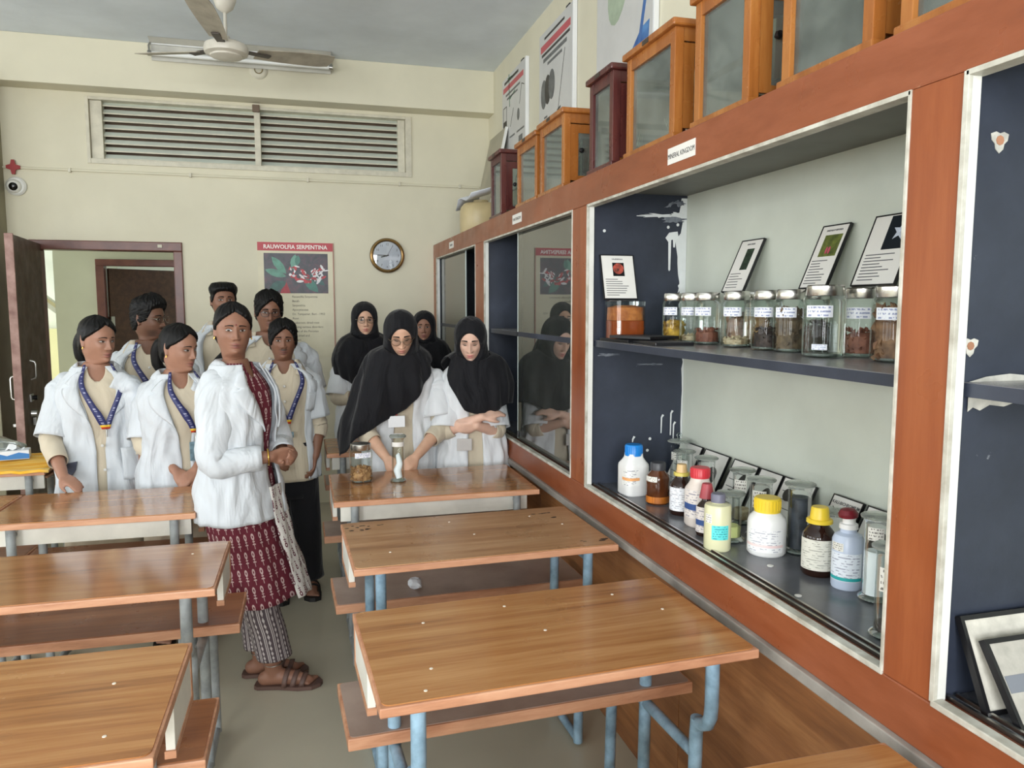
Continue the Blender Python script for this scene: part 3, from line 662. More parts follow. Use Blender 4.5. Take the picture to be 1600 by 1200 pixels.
# ------------------------------------------------------------------ wooden balance cases on top of the cabinet
m_or = wood('orange_varnished_wood', (172, 112, 56), (156, 94, 42), (130, 75, 32), (14, 14, 1.4), .25, wear=((226, 214, 196), 30, .74))
m_mah = wood('dark_mahogany_wood', (98, 50, 44), (80, 38, 36), (58, 26, 27), (14, 14, 1.4), .3)
g_case = glass('case_glass', (205, 214, 205), 1.6, .04, .22)
def balance_case(y0, y1, x1, zt, mt, label, x0=1.085, knob=True, front_split=False, clip=False):
    """y0 far side, y1 near side"""
    o = thing('balance_case', label, 'balance case', ((x0 + x1) / 2, (y0 + y1) / 2, ZTOP), group='balance cases on the cabinet')
    hx, hy, h = (x1 - x0) / 2, (y0 - y1) / 2, zt - ZTOP
    MB().b2((-hx - .008, -hy - .008, 0), (hx, hy + .008, .035), bev=.004).build('base_board', mt, o)
    MB().b2((-hx - .014, -hy - .014, h - .022), (hx, hy + .014, h), bev=.006).build('top_board', mt, o)
    MB().b2((-hx + .03, -hy + .002, h - .06), (hx - .03, -hy + .016, h - .022)).build('head_rail', mt, o); MB().b2((-hx + .002, -hy + .03, h - .06), (-hx + .016, hy - .03, h - .022)).build('head_rail', mt, o)
    pw = .03
    for sx in (-1, 1):
        for sy in (-1, 1):
            cx, cy = sx * (hx - pw / 2), sy * (hy - pw / 2)
            MB().b2((cx - pw / 2, cy - pw / 2, .035), (cx + pw / 2, cy + pw / 2, h - .022), bev=.002).build('corner_post', mt, o)
    MB().b2((-hx + .012, -hy + pw, .035), (-hx + .015, hy - pw, h - .06)).build('front_glass', g_case, o)
    # near side: a framed door with glass and a knob
    d = MB(); d.b2((-hx + pw, -hy + .002, .05), (-hx + pw + .035, -hy + .012, h - .065)); d.b2((hx - pw - .02, -hy + .002, .05), (hx - pw, -hy + .012, h - .065)); d.b2((-hx + pw + .035, -hy + .003, h - .10), (hx - pw - .02, -hy + .012, h - .065)); d.b2((-hx + pw + .035, -hy + .003, .05), (hx - pw - .02, -hy + .012, .07))
    dr = d.build('side_door', mt, o)
    MB().b2((-hx + pw + .03, -hy + .005, .06), (hx - pw - .015, -hy + .008, h - .09)).build('door_glass', g_case, dr)
    if knob: MB().lathe([(0, .022), (.009, .02), (.011, .012), (.005, .006), (.005, 0)], 14, mat=Matrix.Translation((-hx + pw + .045, -hy + .003, h * .5)) @ Matrix.Rotation(R(90), 4, 'X')).build('knob', m_black, dr, 50)
    MB().b2((hx - .006, -hy + pw, .035), (hx - .002, hy - pw, h - .022)).build('back_panel', plain('dull_back_panel', (168, 160, 140), .6, var=.1), o)
    # balance inside
    MB().tube([(0, 0, .035), (0, 0, h * .74)], .006, 8).build('balance_pillar', m_steel, o, 60)
    MB().tube([(0, -hy * .62, h * .7), (0, 0, h * .76), (0, hy * .62, h * .7)], .004, 6).build('balance_beam', m_steel, o, 60)
    for s in (-1, 1):
        MB().tube([(0, s * hy * .62 - .03, .10), (0, s * hy * .62, h * .7), (0, s * hy * .62 + .03, .10)], .0012, 5).build('pan_wire', m_steel, o)
        MB().lathe([(0, .09), (.03, .092), (.036, .10), (.0355, .101), (0, .094)], 16, mat=Matrix.Translation((0, s * hy * .62, 0))).build('balance_pan', m_steel, o, 60)
    MB().b2((-hx - .0155, -.02, h - .019), (-hx - .0135, .025, h - .005)).build('maker_plate', plain('dark_maker_plate', (64, 54, 44), .4), o)
    return o
balance_case(4.39, 4.15, 1.36, 2.375, m_mah, 'small dark mahogany balance case at the far end of the row')
balance_case(3.83, 3.50, 1.37, 2.335, m_or, 'orange wooden balance case with plain front glass, second in the row', knob=False)
balance_case(3.45, 3.115, 1.37, 2.345, m_or, 'orange wooden balance case with striped reflections, third in the row')
balance_case(2.82, 2.595, 1.37, 2.37, m_mah, 'tall dark mahogany balance case between two orange ones')
balance_case(2.475, 2.13, 1.37, 2.36, m_or, 'orange wooden balance case with a wire loop behind its glass')
balance_case(2.01, 1.735, 1.37, 2.375, m_or, 'orange wooden balance case with a round black knob, above the mineral label')
balance_case(1.60, 1.305, 1.37, 2.38, m_or, 'orange wooden balance case cut by the top of the picture')
balance_case(1.235, .93, 1.37, 2.38, m_or, 'paint-spotted orange balance case nearest the camera')
w5 = MB().tube([(1.10, 2.42, ZTOP + .05), (1.105, 2.33, ZTOP + .21), (1.105, 2.31, ZTOP + .225), (1.105, 2.29, ZTOP + .21), (1.10, 2.19, ZTOP + .05)], .0016, 6).build('wire_loop', plain('bright_wire', (226, 224, 214), .3, .4), None, 60)
tag(w5, 'thin bright wire bent to a peak inside an orange balance case', 'wire')
cn = thing('beige_canister', 'beige plastic canister on the far end of the cabinet top', 'canister', (1.215, 5.2, ZTOP))
MB().lathe([(0, 0), (.125, 0), (.14, .02), (.14, .15), (.135, .19), (.115, .215), (.06, .225), (0, .225)], 28, n=2.6).build('body', plain('beige_plastic', (204, 186, 142), .4, var=.06), cn, 40)
MB().lathe([(0, .225), (.05, .225), (.05, .24), (0, .242)], 20).build('lid', plain('beige_plastic_lid', (196, 178, 134), .4), cn, 40)
bd = MB().b2((0, 0, -.012), (.46, .80, .0)).build('leaning_board', [plain('grey_hardboard', (176, 170, 150), .6, var=.06)])
bd.matrix_world = frame_mtx((1.27, 5.84, ZTOP), (0, -1, 0), (.17, 0, .78)); tag(bd, 'grey hardboard sheet leaning on the wall above the far cabinet end', 'board')
eb = MB().b2((.458, 0, -.016), (.474, .80, .003)).build('white_edge', m_white, bd)
pp = MB(); P_ = [[(1.09 + .05 * j, 5.44 - .085 * i - .01 * j, ZTOP + .246 + .02 * math.sin(i * 1.1) + .014 * j + (.0 if i else -.05)) for j in range(4)] for i in range(7)]
pp.grid(P_); po = pp.build('loose_papers', plain('white_paper', (222, 226, 234), .6, var=.03), None, 60); md = po.modifiers.new('s', 'SOLIDIFY'); md.thickness = .006
tag(po, 'curled white paper lying over the beige canister', 'paper')

# ------------------------------------------------------------------ framed specimen cards
m_fr = plain('black_frame', (22, 22, 25), .35, var=.1)
m_card = plain('white_card', (232, 230, 224), .5, var=.02)
m_cin = plain('card_ink', (84, 84, 88), .6, var=0)
def framed_card(origin, xdir, ydir, w_, h_, label, title=None, pic=None, lines=6, cat='framed card', name='specimen_card', lw=.6, tilt_text=None, group='framed specimen cards'):
    o = thing(name, label, cat, mtx=frame_mtx(origin, xdir, ydir), group=group)
    bw = .0035
    for lo, hi in (((0, 0, -.007), (w_, bw, .0015)), ((0, h_ - bw, -.007), (w_, h_, .0015)), ((0, bw, -.007), (bw, h_ - bw, .0015)), ((w_ - bw, bw, -.007), (w_, h_ - bw, .0015))):
        MB().b2(lo, hi).build('frame_bar', m_fr, o)
    MB().b2((bw, bw, -.0065), (w_ - bw, h_ - bw, 0)).build('card', m_card, o)
    if title: text('title', title[0], title[1], m_cin, o, (w_ / 2, h_ - .012 - title[1], .0003), 'CENTER', depth=.0002, bold=.0002)
    y = h_ - .03
    if pic:
        x0, y0, x1, y1, c = pic
        MB().b2((x0 * w_, y0 * h_, 0), (x1 * w_, y1 * h_, .0005)).build('picture', c, o); y = min(y, y0 * h_ - .008)
    if lines:
        rg = random.Random(len(label)); st = (y - .012) / lines
        for i in range(lines):
            yy = y - st * (i + .5); MB().b2((.1 * w_, yy - .0012, 0), (.1 * w_ + w_ * .8 * rg.uniform(.45, 1) * lw / .6 * .85, yy + .0012, .0004)).build('print_line', m_cin, o)
    return o
m_p1 = plain('orange_fruit_print', (206, 92, 74), .5, var=.2, vscale=60, dark=(60, 40, 36)); m_p2 = plain('dark_fern_print', (60, 78, 58), .5, var=.3, vscale=90, dark=(14, 20, 16)); m_p3 = plain('olive_flower_print', (112, 122, 56), .5, var=.3, vscale=60, dark=(60, 70, 34)); m_p4 = plain('midnight_print', (20, 30, 40), .4, var=.2)
ZS = 1.395
c1 = framed_card((1.08, 2.64, ZS + .152), (1, .0, 0), (.0, .05, .17), .134, .172, 'white framed card with an orange fruit picture standing on the orange specimen jar', ('CALENDULA', .0075), (.34, .52, .68, .82, m_fr), 8)
ell(c1, .068, .118, .021, .021, m_p1, 0, .001, 'printed_fruit', 14)
framed_card((1.35, 2.285, ZS + .172), (0, -1, 0), (.075, 0, .17), .128, .185, 'small framed card with a dark fern picture leaning above the jars', ('EUPATORIUM', .007), (.42, .42, .74, .82, m_p2), 6)
c3 = framed_card((1.35, 1.875, ZS + .174), (0, -1, 0), (.075, 0, .175), .114, .19, 'framed card with an olive green flower picture leaning above the jars', ('DIGITALIS PURPUREA', .007), (.24, .50, .86, .84, m_p3), 9)
for q in (.055, .066): ell(c3, q, .113, .004, .011, plain('pink_bell_print', (206, 84, 110), .5), 0, .0012, 'printed_bell', 10)
c4 = framed_card((1.35, 1.665, ZS + .176), (0, -1, 0), (.07, 0, .175), .15, .19, 'framed card with a white star flower on black, beside the post', None, (.40, .50, .97, .97, m_p4), 9)
fl = [(.105 + (.026 if k % 2 == 0 else .011) * math.cos(R(36 * k + 10)), .140 + (.026 if k % 2 == 0 else .011) * math.sin(R(36 * k + 10))) for k in range(10)]
MB().prism(fl, 0, .0012).build('printed_flower', plain('white_flower_print', (206, 216, 232), .5, var=.12, vscale=60), c4)
# flat frames lying on the shelf
for (x, y, rz, a, b_, lab) in ((1.14, 2.56, .15, .19, .12, 'dark frame lying flat on the shelf below the orange jar'), (1.17, 2.36, -.1, .26, .13, 'dark frame lying flat on the shelf in front of the first jars'), (1.16, 2.47, .35, .2, .14, 'dark frame lying on top of two other flat frames')):
    o = thing('flat_frame', lab, 'frame', (x, y, ZS + (.014 if rz > .3 else 0)), rz, 'dark frames lying flat')
    MB().b2((-b_ / 2, -a / 2, .0), (b_ / 2, a / 2, .011), bev=.002).build('frame_board', m_fr, o)
    MB().b2((-b_ / 2 + .012, -a / 2 + .012, .011), (b_ / 2 - .012, a / 2 - .012, .0118)).build('frame_back', plain('charcoal_card', (46, 47, 52), .5), o)
# framed cards leaning along the back of the lower bay
low = [(2.68, .165, 'framed card with a black top edge, leaning by the slate panel', None), (2.495, .165, 'framed card with a dark oval stone picture, second from the slate panel', 1), (2.30, .145, 'framed card with a small dark leaf picture behind the tall glass jars', 2), (2.142, .12, 'framed card with a round black mineral picture in the bay corner row', 1), (2.015, .15, 'framed card with printed rows behind the dark filled glass jar', 3), (1.79, .12, 'framed card headed KALI-BICHROMIUM behind the red capped bottle', 4), (1.655, .13, 'framed card half hidden by the cabinet post', 1)]
for y, wd, lab, k in low:
    o = framed_card((1.355, y, ZB + .001), (0, -1, 0), (.072, 0, .15), wd, .172, lab, ('KALI-BICHROMIUM', .0125) if k == 4 else None, None, 0 if k in (1, 4) else 5, group='framed cards along the back of the lower bay')
    if k == 1: ell(o, wd * .6, .085, wd * .2, .034, m_dgrey, R(-15), .0009, 'printed_mineral')
    if k == 2: ell(o, wd * .55, .09, wd * .12, .045, m_dgrey, R(-20), .0009, 'printed_leaf')
    if k == 3: ell(o, wd * .3, .12, wd * .14, .02, m_dgrey, 0, .0009, 'printed_shape')
# large frames leaning in the nearest bay
for (x, yb, yt, zt, wd, lab, inner) in ((1.078, .955, 1.022, .99, .33, 'black frame with a pale patterned mount leaning at the back of the near bay', (214, 210, 198)), (1.092, .905, .985, .962, .33, 'black framed grey picture of metal bars leaning in front in the near bay', (188, 184, 174))):
    hh = math.hypot(yt - yb, zt - ZB)
    o = thing('framed_picture', lab, 'framed picture', mtx=frame_mtx((x, yb, ZB + .001), (1, 0, 0), (0, yt - yb, zt - ZB)), group='frames leaning in the near bay')
    for lo, hi in (((0, 0, -.010), (wd, .007, .003)), ((0, hh - .008, -.010), (wd, hh, .003)), ((0, .007, -.010), (.007, hh - .008, .003)), ((wd - .007, .007, -.010), (wd, hh - .008, .003))): MB().b2(lo, hi).build('frame_bar', m_fr, o)
    MB().b2((.007, .007, -.009), (wd - .007, hh - .008, 0)).build('picture', plain('picture_%d' % inner[0], inner, .45, var=.08, vscale=40), o)
    if yb < .95:
        MB().b2((.012, .055, 0), (wd - .012, .082, .0008)).build('printed_bar', plain('blue_grey_print', (124, 128, 136), .5), o)
        for q in (.115, .16): ell(o, q, .092, .011, .009, m_grey, 0, .0012); 
        MB().b2((.11, .06, 0), (.128, .076, .0014)).build('printed_slot', m_fr, o)
        MB().b2((.085, .083, 0), (.30, .0845, .001)).build('printed_edge', m_fr, o)

# ------------------------------------------------------------------ glass jars on the shelf
g_jar = glass('jar_glass', (248, 252, 250), 1.4, .01, 0.0, .5)
g_lidg = glass('dusty_glass_lid', (224, 230, 222), 1.4, .05, .45)
g_foot = glass('thick_glass_base', (206, 218, 212), 1.5, .03, .30)
m_lid = plain('polished_lid', (226, 224, 218), .27, 1.0, var=.03)
m_tag = printed('typed_label', (236, 238, 244), (150, 158, 190), 3, 16, .5)
def lumps(mt, n_, r, z0, z1, size, seed, parent, name='contents'):
    rg = random.Random(seed); b = MB()
    b.lathe([(0, z0), (r * .93, z0), (r * .93, z0 + (z1 - z0) * .7), (r * .6, z0 + (z1 - z0) * .85), (0, z0 + (z1 - z0) * .8)], 14)
    base = [(0, 0, 1), (.9, 0, .3), (-.3, .85, .3), (-.3, -.85, .3), (.4, .6, -.6), (-.8, .1, -.5), (.3, -.7, -.6)]
    fs = [(0, 1, 2), (0, 2, 3), (0, 3, 1), (1, 4, 2), (2, 4, 5), (2, 5, 3), (3, 5, 6), (3, 6, 1), (1, 6, 4), (4, 6, 5)]
    for i in range(n_):
        a = rg.random() * 2 * PI; top = i < n_ * .45
        rr = r * (math.sqrt(rg.random()) * .85 if top else .93); z = z1 - size * .6 * rg.random() if top else z0 + (z1 - z0) * rg.random()
        m = Matrix.Translation((rr * math.cos(a) * .95, rr * math.sin(a) * .95, z)) @ Euler((rg.random() * 6, rg.random() * 6, rg.random() * 6)).to_matrix().to_4x4()
        s = size * rg.uniform(.5, 1); b.add([(x * s, y * s * .7, q * s * .45) for x, y, q in base], fs, 0, m)
    o = b.build(name, mt, parent); o['kind'] = 'stuff'; return o
def jar(x, y, z, r, h, label, fill=None, rz=0, lid=True, n=3.2, name='glass_jar', group='lidded glass jars on the shelf', tagged=True, tag2=None):
    o = thing(name, label, 'jar', (x, y, z), rz, group)
    hb = h - (.018 if lid else 0)
    MB().lathe([(0, .001), (r * .8, .001), (r * .97, .006), (r, .014), (r, hb * .86), (r * .94, hb * .93), (r * .83, hb * .97), (r * .82, hb)], 24, n=n, caps=False).build('jar_glass', g_jar, o, 35)
    MB().lathe([(0, .004), (r * .9, .004), (r * .9, .010), (0, .008)], 24, n=n).build('jar_base', g_foot, o, 35)
    if lid: MB().lathe([(0, h), (r * .93, h), (r * .98, h - .003), (r * .98, h - .025), (r * .95, h - .027), (0, h - .026)], 28).build('lid', m_lid, o, 35)
    if fill:
        mt, frac, size, n_ = fill; lumps(mt, n_, r * .97, .008, .008 + frac * hb, size, int(abs(x * 1000 + y * 777)), o)
    if tagged: MB().arc_label(r * 1.02, hb * .62, hb * .80, R(172 - rz * 57.3), R(255 - rz * 57.3), 12, n=n).build('jar_label', m_tag, o)
    if tag2: MB().arc_label(r * 1.02, .02, .034, R(190), R(235), 8, n=n).build('jar_label', m_tag, o)
    return o
def fm(nm, c, d): return plain('fill_' + nm, c, .7, var=.25, vscale=45, dark=d)
F_y = fm('yellow_flowers', (206, 164, 52), (120, 84, 24)); F_p = fm('pinkish_bark', (176, 132, 110), (104, 70, 56)); F_b = fm('brown_bark', (150, 112, 82), (82, 56, 42)); F_d = fm('dark_seeds', (74, 58, 52), (30, 24, 24)); F_t = fm('tan_pieces', (196, 152, 104), (120, 80, 50)); F_r = fm('red_brown_powder', (150, 96, 76), (104, 60, 48)); F_w = fm('pale_pieces', (206, 192, 160), (150, 126, 94)); F_g = fm('grey_brown_leaves', (124, 104, 80), (62, 50, 40))
jars = [((1.29, 2.495), 'glass jar of yellow dried flowers, first in the row of lidded jars', (F_y, .42, .012, 90)),
        ((1.31, 2.40), 'glass jar with a few pale pieces, second of the lidded jars', (F_w, .15, .009, 40)),
        ((1.31, 2.30), 'glass jar with reddish chips in its base, third of the lidded jars', (F_r, .30, .01, 50)),
        ((1.395, 2.25), 'glass jar of pinkish bark, behind the row between third and fifth', (F_p, .62, .014, 60)),
        ((1.305, 2.115), 'glass jar with a thin layer of pale chips, fifth of the lidded jars', (F_w, .15, .01, 40)),
        ((1.395, 2.14), 'glass jar of tan curled pieces, tucked behind the fifth jar', (F_t, .68, .015, 60)),
        ((1.305, 1.95), 'glass jar with black seeds below brown pieces, seventh jar', (F_d, .36, .009, 80)),
        ((1.31, 1.85), 'glass jar of grey-brown dried leaves, eighth jar', (F_g, .72, .018, 60)),
        ((1.395, 1.86), 'glass jar of dark roots tucked behind the eighth', (F_d, .5, .012, 60)),
        ((1.255, 1.635), 'large nearly empty glass jar with two paper labels', None),
        ((1.36, 1.625), 'glass jar of red-brown powder behind the empty jar', (F_r, .40, .011, 60)),
        ((1.30, 1.45), 'glass jar of brown fibres beside the cabinet post', (F_b, .75, .02, 70))]
for i, ((x, y), lab, fl_) in enumerate(jars):
    big = i in (9, 10, 11); jar(x, y, ZS, .045 if big else .040, .172 if i != 9 else .178, lab, fl_, rz=.12 * ((i * 7) % 5 - 2), tag2=(i == 9))
# orange specimen jar
o = thing('specimen_jar', 'square glass jar of orange liquid under the fruit card', 'jar', (1.145, 2.60, ZS))
MB().lathe([(0, .001), (.058, .001), (.063, .006), (.063, .145), (.058, .148), (0, .148)], 24, n=5, caps=False).build('jar_glass', g_jar, o, 35)
t = NT('amber_liquid'); t.set(.1); t.b.inputs['Transmission Weight'].default_value = .35; t.base((176, 84, 40))
MB().lathe([(0, .006), (.059, .006), (.059, .075), (0, .075)], 24, n=5).build('liquid', t.m, o, 35)
MB().lathe([(0, .076), (.058, .076), (.056, .122), (.03, .13), (0, .128)], 20, n=4).build('specimen', fm('orange_specimen', (198, 122, 58), (150, 78, 36)), o, 50)

# ------------------------------------------------------------------ bottles and glass cylinders on the bay floor
m_hdpe = plain('white_hdpe', (238, 238, 236), .38, var=.02); m_cream = plain('creamy_plastic', (232, 220, 210), .4, var=.03)
def pbottle(x, y, label, prof, mt, n=2.0, cap=None, labels=(), extra=(), name='reagent_bottle', rz=0, ribs=None):
    o = thing(name, label, 'bottle', (x, y, ZB), rz, 'reagent bottles in the lower bay')
    MB().lathe(prof, 28, n=n).build('body', mt, o, 40)
    if cap:
        cpf, cm = cap; cb = MB().lathe(cpf, 28).build('cap', cm, o, 40)
        if ribs:
            r_, z0, z1 = ribs; 
            b = MB()
            for k in range(24): a = 2 * PI * k / 24; b.box((r_ * math.cos(a), r_ * math.sin(a), (z0 + z1) / 2), (.002, .002, z1 - z0), rot=(0, 0, a))
            rb_ = b.build('cap_ribs', cm, cb); rb_['kind'] = 'stuff'
    for (r_, z0, z1, a0, a1, lm) in labels: MB().arc_label(r_, z0, z1, R(a0), R(a1), 16, n=n).build('paper_label', lm, o)
    for nm, prf, mt2 in extra: MB().lathe(prf, 24).build(nm, mt2, o, 40)
    return o
def bodyp(r, h, hn, rn, rb=None): return [(0, 0), (r * .9, 0), (r, .006), (r, h * .72), (r * .96, h * .78), (r * .75, h * .87), (rn * 1.05, h * .94), (rn, h), (rn, hn), (0, hn)]
def capp(r, z0, z1, top=None): return [(0, z1), ((top or r) * .92, z1), (top or r, z1 - .003), (r, z0), (0, z0)]
LB1 = printed('label_pale_orange', (236, 236, 232), (150, 150, 160), 9, 8, .56, band=[(.32, .5, (236, 170, 110))])
LB2 = printed('label_white_dense', (236, 238, 242), (176, 176, 186), 12, 10, .52)
LB3 = printed('label_blue_block', (230, 222, 216), (160, 156, 166), 10, 9, .53, band=[(.28, .5, (52, 82, 140))])
LB4 = printed('label_hazard', (240, 240, 240), (178, 178, 188), 10, 11, .53, band=[(.22, .34, (238, 214, 212))])
LB5 = printed('label_aged', (222, 220, 208), (172, 170, 158), 13, 9, .52)
LB6 = printed('label_teal_band', (230, 236, 244), (166, 170, 186), 10, 9, .53, band=[(.02, .14, (40, 164, 164))])
LB7 = printed('label_cyan', (96, 214, 214), (44, 150, 156), 6, 12, .48)
LB8 = printed('label_small', (232, 230, 222), (120, 116, 110), 4, 12, .5)
m_yel = plain('yellow_cap', (240, 208, 58), .35, var=.03); m_redc = plain('red_cap', (206, 56, 66), .35, var=.04); m_bluc = plain('bright_blue_cap', (24, 132, 214), .35, var=.03)
m_amb = plain('amber_glass', (96, 52, 26), .1, var=.12, vscale=14, dark=(54, 28, 16)); m_dark = plain('dark_brown_glass', (42, 24, 18), .1, var=.05)
pbottle(1.15, 2.515, 'white square plastic bottle with a bright blue cap, nearest the slate panel', bodyp(.047, .145, .15, .028), m_hdpe, 4.5, (capp(.031, .142, .182), m_bluc), [(.0478, .04, .098, 185, 268, LB1)], ribs=(.031, .145, .176), rz=.1)
pbottle(1.178, 2.375, 'amber glass bottle with a dark cap and orange powder in its base', [(0, 0), (.036, 0), (.040, .006), (.040, .088), (.037, .1), (.025, .112), (.024, .12), (0, .12)], m_amb, 2, (capp(.026, .117, .143), plain('grey_black_cap', (62, 62, 66), .4)), [(.0406, .08, .098, 170, 240, LB8)], [('powder_layer', [(0, .004), (.0403, .006), (.0403, .028), (0, .028)], plain('orange_powder', (196, 112, 30), .5, var=.15, vscale=30))])
pbottle(1.19, 2.228, 'dark bottle with a yellow collar and beige stopper cap', bodyp(.037, .128, .133, .02), m_dark, 2, (capp(.018, .138, .165, .016), plain('beige_cap', (226, 190, 134), .4)), [(.0376, .016, .092, 150, 275, LB2)], [('collar', capp(.026, .128, .139), plain('yellow_collar', (214, 196, 92), .4))])
pbottle(1.182, 2.095, 'cream plastic bottle with a red screw cap', bodyp(.043, .15, .152, .026), m_cream, 2.6, (capp(.0295, .15, .182), m_redc), [(.0438, .03, .118, 160, 260, LB3)], ribs=(.0295, .154, .178))
pbottle(1.150, 1.996, 'slim dark bottle with a tapered dull red cap', bodyp(.030, .11, .115, .014), m_dark, 2, (capp(.022, .112, .155, .015), plain('dull_red_cap', (176, 70, 78), .45)), [(.0306, .012, .088, 160, 260, LB3)])
pbottle(1.112, 1.868, 'cloudy pale yellow plastic bottle with a grey cap and cyan label', [(0, 0), (.035, 0), (.037, .005), (.037, .122), (.034, .128), (.018, .132), (.018, .136), (0, .136)], plain('cloudy_yellow_plastic', (222, 220, 180), .3, var=.06, vscale=5), 2, (capp(.02, .134, .158), plain('grey_cap', (112, 112, 130), .45)), [(.0375, .035, .075, 215, 290, LB7), (.0376, .08, .105, 180, 215, LB8)])
pbottle(1.225, 1.802, 'stout white plastic bottle with a ribbed yellow cap', [(0, 0), (.047, 0), (.052, .006), (.052, .088), (.048, .102), (.038, .112), (.034, .116), (.034, .12), (0, .12)], m_hdpe, 2, (capp(.035, .117, .156), m_yel), [(.0526, .014, .076, 165, 290, LB4)], ribs=(.0352, .124, .15))
pbottle(1.255, 1.622, 'dark brown bottle with an aged label and a yellow cap', bodyp(.041, .135, .14, .022), m_dark, 2, (capp(.024, .142, .173, .021), m_yel), [(.0416, .018, .096, 155, 290, LB5)], [('collar', capp(.032, .133, .143), m_yel)])
pbottle(1.262, 1.524, 'pale blue plastic bottle with a teal banded label and flipped dark red cap', [(0, 0), (.034, 0), (.036, .005), (.036, .118), (.031, .13), (.019, .136), (.019, .148), (.013, .15), (.013, .166), (0, .166)], plain('pale_blue_plastic', (196, 208, 228), .3, var=.04), 2, None, [(.0366, .022, .09, 150, 290, LB6), (.0367, .094, .114, 160, 215, LB8)], [('nozzle', [(0, .145), (.022, .145), (.021, .156), (.015, .158), (.014, .172), (0, .172)], m_hdpe)])
fc = MB().lathe([(0, 0), (.022, 0), (.023, .008), (.016, .018), (0, .021)], 24, mat=Matrix.Translation((1.262, 1.527, ZB + .1725)) @ Matrix.Rotation(R(-6), 4, 'Y')).build('open_cap', plain('dark_red_cap', (120, 26, 38), .45), None, 40)
fc.parent = [q for q in col.objects if q.get('label', '').startswith('pale blue plastic bottle')][0]; fc.matrix_parent_inverse = Matrix.Translation((-1.262, -1.524, -ZB))
def cyl_jar(x, y, r, h, label, fill=None, lid=True, knob=False, paper=None, card=True):
    o = thing('specimen_cylinder', label, 'glass jar', (x, y, ZB), 0, 'footed glass cylinders in the lower bay')
    MB().lathe([(0, .0), (r * 1.35, 0), (r * 1.4, .004), (r * 1.3, .009), (r * 1.02, .014), (r, .022), (r, h * .9), (r * 1.04, h * .94), (r * 1.32, h * .975)], 28, caps=False).build('cylinder_glass', g_jar, o, 50)
    MB().lathe([(0, .003), (r * 1.2, .003), (r * 1.2, .008), (0, .012)], 24).build('glass_foot', g_foot, o, 50)
    if lid: MB().lathe([(0, h * .98), (r * 1.34, h * .98), (r * 1.36, h), (r * 1.2, h + .003), (0, h + .004)], 28).build('glass_lid', g_lidg, o, 40)
    if knob: MB().lathe([(0, h + .003), (.007, h + .004), (.006, h + .012), (.012, h + .02), (.008, h + .029), (0, h + .031)], 16).build('lid_knob', g_jar, o, 60)
    if fill:
        mt, z1, k = fill; MB().lathe([(0, .014), (r * .93, .014), (r * .95, .02), (r * .95, z1 - .004), (r * .8, z1), (0, z1 - .003)], 24).build('contents', mt, o, 40)
    if paper: MB().arc_label(r * 1.02, paper[0], paper[1], R(185), R(262), 10).build('paper_label', LB8, o)
    return o
m_chalk = plain('white_powder', (238, 242, 246), .8, var=.03); m_char = plain('dark_grey_granules', (70, 74, 84), .6, var=.25, vscale=40)
cyl_jar(1.375, 2.60, .032, .170, 'glass cylinder with a round stopper knob in the bay corner', None, True, True, (.10, .13))
cyl_jar(1.345, 2.50, .03, .150, 'glass cylinder half hidden behind the beige stoppered bottle', (m_chalk, .03, 0), True, False, (.09, .12))
cyl_jar(1.335, 2.325, .03, .160, 'glass cylinder behind the red capped cream bottle', None, True)
cyl_jar(1.325, 2.085, .030, .168, 'glass cylinder with a white slip, behind the yellowish bottle', (F_w, .045, 0), True, False, (.10, .14))
cyl_jar(1.30, 1.945, .031, .170, 'glass cylinder with a cream slip, just behind the stout white bottle', (F_w, .04, 0), True, False, (.09, .14))
cyl_jar(1.19, 1.93, .031, .140, 'glass cylinder with pale yellow powder beside the cloudy bottle', (plain('pale_yellow_powder', (222, 226, 150), .7), .045, 0), True)
cyl_jar(1.315, 1.785, .031, .192, 'tall glass cylinder filled with dark grey granules', (m_char, .155, 0), True)
cyl_jar(1.345, 1.665, .033, .145, 'wide-lidded glass cylinder behind the dark yellow capped bottle', None, True)
cyl_jar(1.268, 1.437, .027, .198, 'glass cylinder with a column of white powder near the post', (m_chalk, .115, 0), True, False, (.145, .175))
cyl_jar(1.15, 1.262, .027, .19, 'glass cylinder half cut off by the cabinet post', (F_d, .03, 0), True, False, (.1, .15))
for (x, y) in ((1.17, 1.70), (1.11, 1.50)):
    q = MB().lathe([(0, 0), (.008, 0), (.0085, .002), (0, .003)], 12).build('paper_scrap', m_card, None, loc=(x, y, ZB)); tag(q, 'tiny white paper scrap on the dark bay floor near the ' + ('stout white bottle' if y > 1.6 else 'track'), 'scrap')
# ------------------------------------------------------------------ desks with attached benches
m_top = wood('teak_laminate', (188, 138, 88), (166, 112, 64), (118, 72, 40), (1.0, 19, 19), .22, .5, coat=.15)
m_topg = wood('glossy_teak_laminate', (182, 132, 86), (162, 110, 68), (128, 82, 48), (.9, 13, 13), .13, .6, coat=.45)
m_top2 = wood('worn_teak_laminate', (184, 144, 106), (166, 122, 84), (132, 92, 62), (1.1, 15, 15), .30, .5, wear=((206, 176, 146), 26, .72))
m_lip = wood('pinkish_wood_lipping', (200, 152, 120), (184, 132, 100), (152, 102, 74), (3, 24, 24), .5)
m_seat = plain('dusty_brown_seat_laminate', (164, 144, 132), .32, var=.08, vscale=5, dark=(136, 114, 102))
m_seat2 = wood('brown_seat_laminate', (150, 98, 62), (128, 80, 50), (100, 60, 38), (1.1, 15, 15), .3)
m_panel = plain('cream_white_laminate', (232, 230, 220), .4, var=.06, vscale=8)
m_blue = plain('light_blue_tube_paint', (152, 184, 206), .35, var=.1, vscale=20, dark=(104, 132, 152))
m_tube = plain('grey_tube_paint', (164, 170, 172), .35, var=.1, vscale=20, dark=(124, 130, 132))
m_scr = plain('pale_screw_plug', (226, 214, 196), .5)
